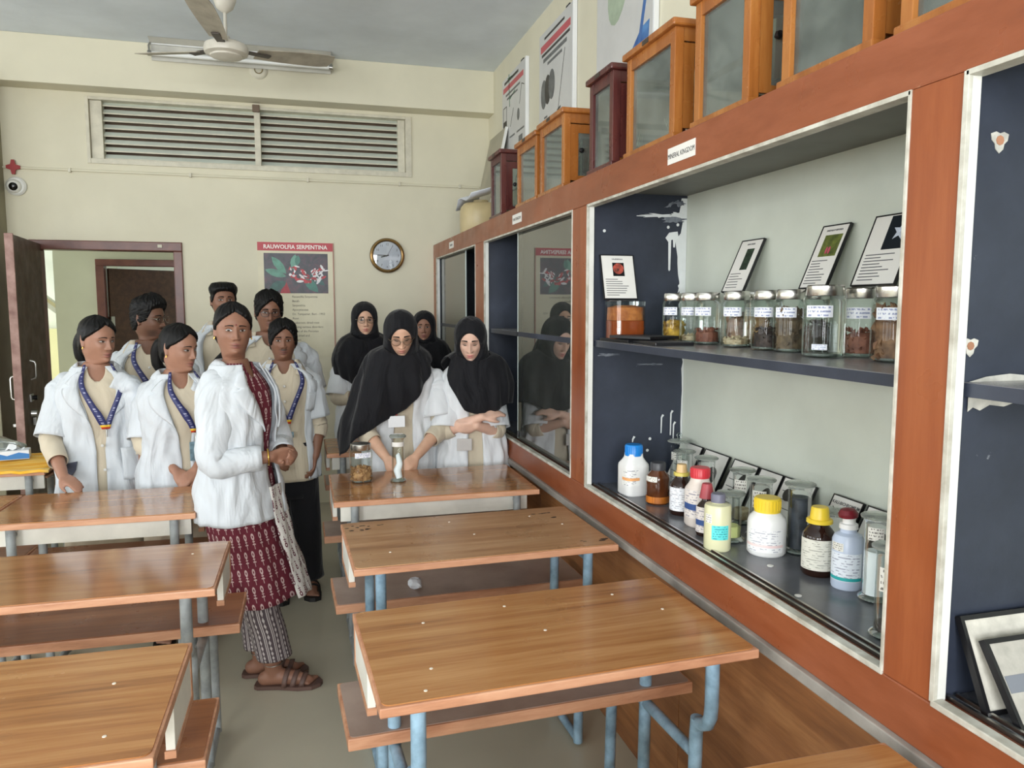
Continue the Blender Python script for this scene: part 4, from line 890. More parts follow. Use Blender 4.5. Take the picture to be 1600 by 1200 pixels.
def rounded(x0, y0, x1, y1, r, k=5):
    out = []
    for (cx, cy, a0) in ((x1 - r, y1 - r, 0), (x0 + r, y1 - r, 90), (x0 + r, y0 + r, 180), (x1 - r, y0 + r, 270)):
        for i in range(k + 1): a = R(a0 + 90 * i / k); out.append((cx + r * math.cos(a), cy + r * math.sin(a)))
    return out
def desk(x0, x1, yf, rz, label, tube, dep=.49, top=None, seat=None, screws=(), aisle=0, bench=(.385, .675), white=False, bz=.495, sides=(-1, 1)):
    """x0..x1 along the row, yf the edge towards the camera"""
    w_ = x1 - x0; hw = w_ / 2
    o = thing('school_desk', label, 'desk', ((x0 + x1) / 2, yf, 0), rz, 'wooden school desks with benches')
    t_ = MB().b2((-hw, 0, .727), (hw, dep, .748), bev=.003).build('desktop', m_lip, o)
    MB().prism(rounded(-hw + .006, .006, hw - .006, dep - .006, .018), .747, .7505).build('laminate_sheet', top or m_top, t_)
    for (sx, sy) in screws: MB().lathe([(0, .7520), (.0034, .7518), (.0042, .7505), (0, .75)], 10, mat=Matrix.Translation((sx, sy, 0))).build('screw_plug', m_scr, t_)
    for sx in sides:
        s_ = MB().b2((sx * hw - sx * .013 - .009, .23, .628), (sx * hw - sx * .013 + .009, dep - .01, .727), bev=.001).build('side_panel', m_panel, o)
        MB().b2((sx * (hw - .013) - .011, .225, .614), (sx * (hw - .013) + .011, dep - .005, .630)).build('panel_lipping', m_lip, s_)
        MB().b2((sx * (hw - .013) - .0105, dep - .022, .63), (sx * (hw - .013) + .0105, dep - .005, .727)).build('panel_lipping', m_lip, s_)
    if white: MB().b2((-hw + .03, .09, .645), (hw - .03, .104, .727)).build('front_panel', m_panel, o)
    MB().b2((-hw + .03, .146, .684), (hw - .03, dep - .02, .694)).build('book_shelf', m_lip, o)
    b0, b1 = bench; al, ar = (.03 if aisle < 0 else 0), (.03 if aisle > 0 else .045 if (aisle < 0 and tube is m_blue) else 0)
    s_ = MB().b2((-hw - al, b0, bz - .032), (hw + ar, b1, bz - .001), bev=.003).build('bench_seat', m_lip, o)
    MB().prism(rounded(-hw - al + .006, b0 + .006, hw + ar - .006, b1 - .006, .012), bz - .002, bz + .0008).build('seat_laminate', seat or m_seat, s_)
    r = .0165
    for sx in (-1, 1):
        x = sx * (hw - .085)
        MB().tube([(x, .055, .72), (x, .055, .60), (x, .058, .572), (x, .070, .548), (x, .092, .535), (x, .112, .528), (x, .118, .505)], r, 12).build('desk_support', tube, o, 60)
        MB().tube([(x, .114, .540), (x, .118, .50), (x, .122, .3), (x, .128, .012)], r, 12).build('front_leg', tube, o, 60)
        MB().tube([(x + .0, .375, .645), (x, .38, .3), (x, .385, .012)], r, 12).build('middle_leg', tube, o, 60)
        MB().tube([(x, .58, bz - .03), (x, .59, .3), (x, .60, .012)], r, 12).build('rear_leg', tube, o, 60)
        MB().tube([(x, .12, .022), (x, .60, .022)], r * .9, 10).build('foot_rail', tube, o, 60)
        MB().tube([(x, .12, bz - .05), (x, bench[1] - .03, bz - .05)], r * .9, 10).build('seat_rail', tube, o, 60)
        MB().tube([(x, .06, .69), (x, .44, .69)], r * .6, 8).build('top_rail', tube, o, 60)
    MB().tube([(-hw + .085, .36, .20), (hw - .085, .36, .20)], r * .8, 10).build('stretcher', tube, o, 60)
    return o
SC = [(-.30, .13), (.0, .24), (.33, .27), (.25, .40), (-.05, .41), (-.33, .04), (-.27, .37)]
desk(.13, .985, .585, 0, 'school desk in the bottom right corner, only its top showing', m_blue, screws=SC[:3], sides=(-1,))
desk(.129, .985, 1.443, R(2.3), 'blue-legged school desk nearest the camera on the cabinet side', m_blue, top=m_top, screws=SC, aisle=-1, sides=(-1,), bench=(.35, .64))
d2_ = desk(.135, .985, 2.248, R(1.4), 'blue-legged school desk with dark scuff marks and a crumpled paper on its bench', m_blue, .505, m_top2, screws=SC[:5], aisle=-1, sides=(-1,))
desk(.112, .965, 3.052, 0, 'school desk carrying the two specimen jars, in front of the veiled students', m_tube, .535, m_topg, bench=(.40, .66), aisle=-1, white=True)
desk(.12, .97, 4.09, 0, 'grey-legged school desk behind the two-jar desk, mostly hidden', m_tube, .49, white=True)
desk(-1.115, -.262, 1.372, R(-.5), 'school desk at the bottom left corner of the picture', m_tube, .475, m_top, m_seat2, screws=[(.30, .30), (.33, .09), (.05, .20)], aisle=1, bz=.51)
desk(-1.105, -.243, 2.192, R(-.6), 'school desk in the middle of the left column beside the woman in maroon', m_tube, .455, m_topg, m_seat2, screws=[(.33, .33)], aisle=1, bz=.51, bench=(.33, .62))
desk(-1.115, -.395, 3.04, R(-1), 'school desk in front of the two students at the left', m_tube, .47, m_topg, m_seat2, bench=(.36, .565), white=True)
desk(-1.985, -1.125, 3.06, R(-1), 'school desk at the left picture edge beside the students', m_tube, .47, m_top, m_seat2, white=True)
cdk = desk(-2.03, -1.18, 4.03, 0, 'school desk under an orange cloth at the far left', m_tube, .50, m_top, m_seat2, white=True)
# scuff marks on the second desk
rng = random.Random(8); m_scuff = plain('dark_scuff', (66, 52, 44), .6, var=.2, vscale=60)
lam = [q for q in d2_.children if q.name.startswith('desktop')][0]
for (cx, cy, wd, hh, k) in ((-.36, .445, .10, .026, 6), (-.37, .405, .09, .018, 5), (.36, .06, .12, .022, 9), (.30, .42, .10, .014, 6), (.33, .36, .06, .008, 3), (-.28, .45, .04, .02, 2)):
    for i in range(k):
        x = cx + rng.uniform(-.5, .5) * wd; y = cy + rng.uniform(-.5, .5) * hh; r1 = rng.uniform(.006, .014); r2 = rng.uniform(.003, .007)
        MB().prism([(x + r1 * rng.uniform(.6, 1) * math.cos(a), y + r2 * rng.uniform(.5, 1.2) * math.sin(a)) for a in [2 * PI * j / 8 for j in range(8)]], .7504, .7509).build('scuff_mark', m_scuff, lam)
# cloth on the far left desk, tissue box and plastic bag
t = NT('orange_yellow_cloth'); t.set(.8)
v = t.coord('Object', (3, 14, 3), False); t.base(t.ramp(t.noise(v, 1.2, 3), [(.3, (216, 138, 28)), (.5, (238, 178, 46)), (.7, (232, 208, 140))])); m_cloth = t.m
P_ = []
for i in range(15):
    row = []
    for j in range(24):
        u, v_ = j / 23, i / 14
        x = -2.06 + u * .90; 
        if v_ < .3: y = 4.018 - .004 * math.sin(j * 1.3); z = .742 + .014 * v_ / .3 + .003 * math.sin(j * 2.1)
        else: y = 4.02 + (v_ - .3) / .7 * .49; z = .756 + .003 * math.sin(j * .9 + i) + .004 * mnoise.noise((x * 7, y * 7, 0))
        row.append((x, y, z))
    P_.append(row)
b = MB(); b.grid(P_); clo = b.build('orange_cloth', m_cloth, None, 60); md = clo.modifiers.new('s', 'SOLIDIFY'); md.thickness = .003
tag(clo, 'orange and yellow cloth spread over the far left desk', 'cloth')
tb = thing('tissue_box', 'white and blue tissue box on the orange cloth', 'tissue box', (-1.39, 4.32, .763), R(12))
MB().b2((-.065, -.045, 0), (.065, .045, .045), bev=.005).build('box', plain('white_carton', (222, 226, 230), .5, var=.03), tb)
MB().prism([(-.064, .0), (.064, .0), (.064, .022), (.02, .032), (-.03, .018), (-.064, .03)], 0, .002, mat=frame_mtx((0, -.0455, .004), (1, 0, 0), (0, 0, 1))).build('blue_print', plain('blue_carton_print', (44, 120, 190), .5, var=.05), tb)
b = MB(); b.grid([[(-.04 + .016 * j, -.015 + .02 * i, .044 + .03 * math.sin(j * .9) * (1 - abs(i - 1)) + .008 * (j % 2)) for j in range(6)] for i in range(3)]); b.build('tissue', plain('tissue_paper', (236, 238, 240), .8, var=.02), tb, 60)
pb = MB(); rows = []
for i in range(9):
    r_ = [.02, .10, .13, .135, .12, .09, .06, .03, .004][i]; rows.append([( (r_ * 1.25 + .02 * mnoise.noise((i * 1.7, j * .8, 3))) * math.cos(2 * PI * j / 18), (r_ * .8 + .018 * mnoise.noise((i * 1.3, j * .9, 9))) * math.sin(2 * PI * j / 18), .004 + .115 * i / 8 + .012 * mnoise.noise((i, j * .7, 5)) * (i > 0)) for j in range(18)])
pb.grid(rows, closed=True); bag = pb.build('plastic_bag', glass('thin_plastic_film', (222, 226, 226), 1.35, .15, .3), None, 60, loc=(-1.53, 4.40, .763)); tag(bag, 'crumpled clear plastic bag behind the tissue box', 'bag')
# crumpled paper on the second bench
bm = bmesh.new(); bmesh.ops.create_icosphere(bm, subdivisions=2, radius=.028); rng = random.Random(2)
for v in bm.verts: v.co *= 1 + rng.uniform(-.28, .18); v.co.z *= .75
me = bpy.data.meshes.new('crumpled_paper'); bm.to_mesh(me); bm.free(); me.materials.append(plain('crumpled_white_paper', (226, 232, 238), .7, var=.04))
cpz = bpy.data.objects.new('crumpled_paper', me); col.objects.link(cpz); cpz.location = (.380, 2.71, .516); tag(cpz, 'crumpled white paper ball on the bench', 'paper ball')
# two jars on the third desk
j1 = jar(.246, 3.40, .7505, .046, .170, 'glass jar of tan chips with a steel lid on the desk', (F_t, .36, .017, 110), rz=.25, n=3.6, name='chip_jar', group='jars on the desk', tagged=False)
MB().arc_label(.0475, .112, .135, R(225), R(305), 10, n=3.6).build('jar_label', m_tag, j1)
j2 = thing('measuring_jar', 'tall flanged glass cylinder with a white specimen on the desk', 'jar', (.405, 3.36, .7505), 0, 'jars on the desk')
rr = .0275
MB().lathe([(0, 0), (rr * 1.3, 0), (rr * 1.32, .005), (rr * 1.05, .014), (rr, .02), (rr, .185), (rr * 1.3, .197)], 30, caps=False).build('cylinder_glass', g_jar, j2, 50)
MB().lathe([(0, .003), (rr * 1.2, .003), (rr * 1.2, .010), (0, .014)], 24).build('glass_foot', g_foot, j2, 50)
MB().lathe([(0, .198), (rr * 1.34, .198), (rr * 1.36, .204), (rr * 1.1, .209), (0, .209)], 28).build('glass_lid', g_lidg, j2, 40)
MB().arc_label(rr * 1.03, .158, .178, R(200), R(340), 12).build('jar_label', plain('white_label_paper', (232, 230, 224)), j2)
MB().tube([(.004, -.004, .016), (-.004, -.004, .05), (.008, -.002, .08), (.0, 0, .118), (.004, 0, .125)], [.014, .018, .015, .01, .003], 10).build('specimen', m_chalk, j2, 60)
# ------------------------------------------------------------------ people
def sm(x, a, b):
    t = np.clip((x - a) / (b - a), 0, 1); return t * t * (3 - 2 * t)
def curve(zs, vs, k=.010):
    """smoothed piecewise-linear curve through (zs, vs)"""
    zs, vs = np.array(zs, float), np.array(vs, float); lo, hi = zs[0], zs[-1]
    g = np.linspace(lo - .05, hi + .05, 700); y = np.interp(g, zs, vs); st = g[1] - g[0]
    n = max(3, int(k * 2.5 / st)); kx = np.exp(-.5 * (np.arange(-n, n + 1) * st / k) ** 2); kx /= kx.sum()
    yp = np.pad(y, n, mode='edge'); ys = np.convolve(yp, kx, 'valid')
    return lambda z: np.interp(z, g, ys)
_Z = [-.30, -.26, -.22, -.165, -.135, -.120, -.112, -.100, -.085, -.065, -.04, -.01, .02, .05, .075, .095, .107, .114, .1165]
H_W = curve(_Z, [.095, .078, .060, .051, .051, .053, .054, .056, .061, .068, .0735, .0755, .0765, .074, .066, .052, .036, .017, .0], .004)
H_F = curve(_Z, [.055, .045, .040, .036, .040, .062, .078, .0865, .0875, .0885, .0895, .0895, .0895, .083, .069, .050, .033, .015, .0], .004)
H_B = curve(_Z, [.075, .065, .060, .058, .058, .060, .062, .066, .075, .086, .096, .101, .103, .100, .089, .070, .048, .022, .0], .004)
H_T = curve([-.3, -.14, -.118, -.108, -.085, -.055, -.02, .12], [0, 0, .16, .36, .30, .18, .04, 0], .006)
zrow = np.concatenate([np.linspace(-.30, -.135, 12)[:-1], np.linspace(-.135, -.10, 12)[:-1], np.linspace(-.10, .035, 58)[:-1], np.linspace(.035, .095, 16)[:-1], np.array([.095, .102, .107, .111, .114, .1158, .1165])])
_u = np.linspace(-1, 1, 101)[:-1]
THC = PI * (.42 * _u + .58 * np.sign(_u) * np.abs(_u) ** 2.2)
def head_base(z, th):
    s, c = np.sin(th), np.cos(th)
    x = H_W(z) * s * (1 - H_T(z) * np.clip(c, 0, 1) ** 1.3)
    y = np.where(c > 0, -H_F(z) * np.clip(c, 0, 1) ** .92, -H_B(z) * c)
    return x, y
def G(d, s): return np.exp(-(d / s) ** 2)
def face_bump(x, z, male=False, nose=1.0):
    ax = np.abs(x); d = np.zeros_like(x + z)
    t = np.clip((.012 - z) / .050, 0, 1)
    A = (.004 + .0185 * t ** 1.3) * sm(z, -.046, -.038) * (1 - sm(z, .004, .03)); sg = .0065 + .0055 * t
    d += nose * A * G(x, sg)
    d += nose * .0085 * G(ax - .0125, .0065) * G(z + .0395, .007)
    d -= .0085 * G(ax - .031, .016) * G(z - .001, .0115)
    d += .0035 * G(ax - .028, .022) * G(z - .021, .007) * (1.5 if male else 1)
    d += .0045 * G(ax - .043, .017) * G(z + .030, .018)
    d += .0048 * G(x, .0185) * G(z + .0655, .0052) + .0056 * G(x, .0165) * G(z + .0765, .0055)
    d -= .0048 * G(x, .021) * G(z + .0708, .0021)
    d -= .0030 * G(x, .018) * G(z + .0875, .005)
    d += .0055 * G(x, .017) * G(z + .1015, .010)
    return d
def head_pt(x, z, male=False):
    """front surface y at lateral x, height z"""
    w = float(H_W(z)); th = math.asin(max(-.95, min(.95, x / max(.02, w * (1 - float(H_T(z)) * .8)))))
    _, y = head_base(np.array(z), np.array(th)); return float(y) - float(face_bump(np.array(x), np.array(z), male)) * max(0, math.cos(th))
def seg_limb(b, pts, rad, seg=12):
    """closed tapered limb with rounded ends"""
    pts = [Vector(p) for p in pts]; P, Q = [], []
    d0 = (pts[1] - pts[0]).normalized(); d1 = (pts[-1] - pts[-2]).normalized()
    for a in (85, 60, 30): P.append(pts[0] - d0 * rad[0] * math.sin(R(a))); Q.append(rad[0] * math.cos(R(a)))
    n = len(pts)
    for i in range(n - 1):
        for k in range(4 if i < n - 2 else 5):
            t = k / 4
            p0, p1, p2, p3 = pts[max(i - 1, 0)], pts[i], pts[i + 1], pts[min(i + 2, n - 1)]
            q = .5 * ((2 * p1) + (p2 - p0) * t + (2 * p0 - 5 * p1 + 4 * p2 - p3) * t * t + (3 * p1 - p0 - 3 * p2 + p3) * t ** 3)
            P.append(q); Q.append(rad[i] + (rad[i + 1] - rad[i]) * t)
    for a in (30, 60, 85): P.append(pts[-1] + d1 * rad[-1] * math.sin(R(a))); Q.append(rad[-1] * math.cos(R(a)))
    b.tube(P, Q, seg)
def path_pts(pts, n):
    """smooth resampling of a polyline"""
    pts = [Vector(p) for p in pts]; out = []; m = len(pts) - 1
    for i in range(n):
        u = i / (n - 1) * m; k = min(int(u), m - 1); t = u - k
        p0, p1, p2, p3 = pts[max(k - 1, 0)], pts[k], pts[k + 1], pts[min(k + 2, m)]
        out.append(.5 * ((2 * p1) + (p2 - p0) * t + (2 * p0 - 5 * p1 + 4 * p2 - p3) * t * t + (3 * p1 - p0 - 3 * p2 + p3) * t ** 3))
    return out
def hand(b, wrist, d, n, side, curl=(.35, .5, .4), sc=1.0, thumb=.5):
    wrist, d, n = Vector(wrist), Vector(d).normalized(), Vector(n); n = (n - d * n.dot(d)).normalized(); t = d.cross(n).normalized() * side
    for i in range(4):
        o = (.027, .010, -.008, -.025)[i] * sc; f = (.95, 1.04, .98, .80)[i] * sc
        k = wrist + d * (.082, .085, .081, .074)[i] * sc + t * o
        seg_limb(b, [wrist + d * .004 + t * o * .55, wrist + d * .045 * sc + t * o * .9, k], [.0145 * sc, .0135 * sc, .0105 * sc], 9)
        a = 0; p = k; pts = [k]; 
        for c_, l_ in zip(curl, (.038, .025, .019)):
            a += c_ * (1 + .12 * i); p = p + (d * math.cos(a) + n * math.sin(a)) * l_ * f; pts.append(p)
        seg_limb(b, pts, [.0098 * sc, .0090 * sc, .0083 * sc, .0072 * sc], 9)
    q0 = wrist + d * .018 * sc + t * .020 * sc; q1 = q0 + (d * .75 + t * .55 + n * .25).normalized() * .040 * sc
    q2 = q1 + (d * .85 + t * .30 * (1 - thumb) + n * (.2 + thumb * .5)).normalized() * .031 * sc; q3 = q2 + (d * .9 + n * (.2 + thumb * .6) - t * .15).normalized() * .024 * sc
    seg_limb(b, [q0, q1, q2, q3], [.0145 * sc, .0125 * sc, .0105 * sc, .0085 * sc], 9)

TZ = [.30, .60, .72, .85, .95, 1.02, 1.12, 1.20, 1.25, 1.285, 1.32, 1.345, 1.39]
TF = dict(A=[.150, .155, .166, .172, .156, .144, .148, .158, .162, .147, .106, .075, .055], F=[.095, .095, .10, .10, .098, .098, .117, .114, .100, .084, .066, .054, .044], B=[.10, .11, .12, .125, .105, .092, .095, .104, .104, .096, .078, .064, .052])
TM = dict(A=[.150, .155, .162, .164, .155, .150, .162, .178, .184, .166, .120, .084, .060], F=[.095, .095, .10, .10, .10, .10, .11, .114, .104, .088, .068, .056, .046], B=[.10, .11, .115, .115, .10, .095, .102, .112, .112, .102, .082, .066, .054])

def skin_mat(name, c, lip):
    t = NT(name); t.set(.48, 0, .4); a = t.n('Attribute'); a.attribute_name = 'tint'
    sp = t.n('SeparateColor'); t.l(a.outputs['Color'], sp.inputs[0])
    f = t.noise(t.coord('Object'), 30, 4); dk = tuple(int(v * .88) for v in c)
    base = t.mix(f, c, dk)
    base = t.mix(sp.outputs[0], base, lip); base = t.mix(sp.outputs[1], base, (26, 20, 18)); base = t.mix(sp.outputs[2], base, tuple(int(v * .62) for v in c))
    t.base(base); t.b.inputs['Subsurface Weight'].default_value = .08; t.b.inputs['Subsurface Radius'].default_value = (.012, .005, .003)
    return t.m
def hair_mat(name, c, spec=.22):
    t = NT(name); t.set(.42, 0, spec); v = t.coord('Object', (60, 60, 7), False); f = t.noise(v, 3, 4)
    t.base(t.mix(f, c, tuple(min(255, int(x * 1.5) + 3) for x in c))); t.bump(f, .5, .004); t.b.inputs['Roughness'].default_value = .5; return t.m
def cloth_mat(name, c, rough=.85, fold=.45, var=.035, sheen=.2):
    if name in MATS: return MATS[name]
    t = NT(name); t.set(rough, 0, .2); t.b.inputs['Sheen Weight'].default_value = sheen
    v = t.coord('Object', (1, 1, .45)); f = t.noise(v, 9, 5, .55, .5); dk = tuple(int(x * (1 - var * 2)) for x in c)
    t.base(t.mix(f, c, dk)); g = t.noise(t.coord('Object', (1, 1, .4)), 7.5, 3, .45, 1.0); t.bump(g, fold, .05); MATS[name] = t.m; return t.m
M_COAT = cloth_mat('white_cotton_coat', (206, 211, 216), fold=.7); M_COATLIT = cloth_mat('lit_coat_cotton', (224, 227, 230), fold=.6); M_BEIGE = cloth_mat('beige_cotton', (206, 194, 172)); M_TROU = cloth_mat('beige_salwar', (196, 184, 162)); M_BLACKC = cloth_mat('black_trouser_cloth', (24, 24, 28)); M_HIJ = cloth_mat('black_scarf_cloth', (22, 22, 26), .75, .8, .05, .12)  # second coat cotton is a lightened copy, painting in brighter light on veiled students
M_HAIR = hair_mat('black_hair', (9, 8, 8)); M_HAIR2 = hair_mat('dark_brown_hair', (24, 17, 14))
t = NT('lanyard_ribbon'); t.set(.5); tc = t.n('TexCoord'); sp = t.n('SeparateXYZ'); t.l(tc.outputs['UV'], sp.inputs[0]); cb = t.n('CombineXYZ'); t.l(t.math('MULTIPLY', sp.outputs[0], 34.0), cb.inputs[0])
nz = t.noise(cb.outputs[0], 1.0, 1); mid = t.math('MULTIPLY', t.math('GREATER_THAN', sp.outputs[1], .32), t.math('LESS_THAN', sp.outputs[1], .68)); wf = t.math('MULTIPLY', mid, t.math('GREATER_THAN', nz, .55))
c = t.mix(wf, (46, 50, 98), (156, 158, 184)); e1 = t.math('GREATER_THAN', sp.outputs[0], .93); c = t.mix(e1, c, (236, 196, 60)); e2 = t.math('GREATER_THAN', sp.outputs[0], .965); t.base(t.mix(e2, c, (214, 70, 44))); M_LAN = t.m
# maroon block print with small pale flowers; grey striped trousers; pale printed scarf
def block_print(name, ground, motif, nu, nv, stripes=None):
    t = NT(name); t.set(.8, 0, .2); tc = t.n('TexCoord'); sp = t.n('SeparateXYZ'); t.l(tc.outputs['UV'], sp.inputs[0])
    u = t.math('MULTIPLY', sp.outputs[0], nu); v = t.math('MULTIPLY', sp.outputs[1], nv)
    u2 = t.math('ADD', u, t.math('MULTIPLY', t.math('FLOOR', v), .5))
    fu = t.math('SUBTRACT', t.math('FRACT', u2), .5); fv = t.math('SUBTRACT', t.math('FRACT', v), .5)
    au = t.math('ABSOLUTE', fu)
    r = t.math('SQRT', t.math('ADD', t.math('POWER', t.math('MULTIPLY', fu, 1.0), 2.0), t.math('POWER', t.math('SUBTRACT', fv, .22), 2.0)))
    disc = t.math('MULTIPLY', t.math('LESS_THAN', r, .20), t.math('GREATER_THAN', r, .08))
    stem = t.math('MULTIPLY', t.math('LESS_THAN', au, .035), t.math('LESS_THAN', fv, .05))
    bars = t.math('MULTIPLY', t.math('LESS_THAN', au, .20), t.math('MULTIPLY', t.math('LESS_THAN', t.math('ABSOLUTE', t.math('ADD', fv, .22)), .035), 1.0))
    bar2 = t.math('MULTIPLY', t.math('LESS_THAN', au, .15), t.math('LESS_THAN', t.math('ABSOLUTE', t.math('ADD', fv, .06)), .03))
    f = t.math('MAXIMUM', t.math('MAXIMUM', disc, stem), t.math('MAXIMUM', bars, bar2))
    t.base(t.mix(f, ground, motif)); g = t.noise(t.coord('Object', (1, 1, .35)), 12, 3); t.bump(g, .35, .02); return t.m
M_MAR = block_print('maroon_block_print', (104, 42, 54), (196, 170, 168), 30, 15); M_DUP = block_print('pale_printed_scarf', (206, 202, 196), (98, 50, 62), 5, 9)
t = NT('grey_striped_cotton'); t.set(.8, 0, .2); tc = t.n('TexCoord'); sp = t.n('SeparateXYZ'); t.l(tc.outputs['UV'], sp.inputs[0]); u = t.math('FRACT', t.math('MULTIPLY', sp.outputs[0], 13)); vv = t.math('FRACT', t.math('MULTIPLY', sp.outputs[1], 22))
s1 = t.math('LESS_THAN', t.math('ABSOLUTE', t.math('SUBTRACT', u, .25)), .05); s2 = t.math('LESS_THAN', t.math('ABSOLUTE', t.math('SUBTRACT', u, .45)), .05)
dm = t.math('MULTIPLY', t.math('LESS_THAN', t.math('ADD', t.math('ABSOLUTE', t.math('MULTIPLY', t.math('SUBTRACT', u, .78), 3.5)), t.math('ABSOLUTE', t.math('SUBTRACT', vv, .5))), .5), 1.0)
t.base(t.mix(t.math('MAXIMUM', t.math('MAXIMUM', s1, s2), dm), (86, 76, 80), (190, 182, 180))); M_STR = t.m
M_EYE = None
def eye_mats(lid):
    t = NT('eye_paint'); t.set(.15, 0, .6); a = t.n('Attribute'); a.attribute_name = 'tint'; t.l(a.outputs['Color'], t.b.inputs['Base Color']); return t.m
M_EYE = eye_mats(None)
M_GOLD = plain('gold_jewellery', (222, 176, 84), .25, 1.0, var=0); M_WIRE = plain('thin_spectacle_wire', (120, 108, 92), .3, .8, var=0); M_SPECK = plain('dark_spectacle_frame', (40, 38, 42), .3, .4, var=0)
G_LENS = glass('spectacle_lens', (246, 248, 250), 1.5, .01)
SKIN = {}
def skin(k):
    if k not in SKIN:
        c, l = dict(a=((148, 106, 86), (130, 80, 74)), b=((166, 122, 100), (146, 90, 84)), c=((228, 182, 154), (196, 122, 112)), d=((232, 190, 168), (208, 120, 116)), e=((122, 86, 68), (106, 68, 62)), f=((140, 99, 79), (120, 74, 68)))[k]
        SKIN[k] = skin_mat('skin_' + k, c, l)
    return SKIN[k]

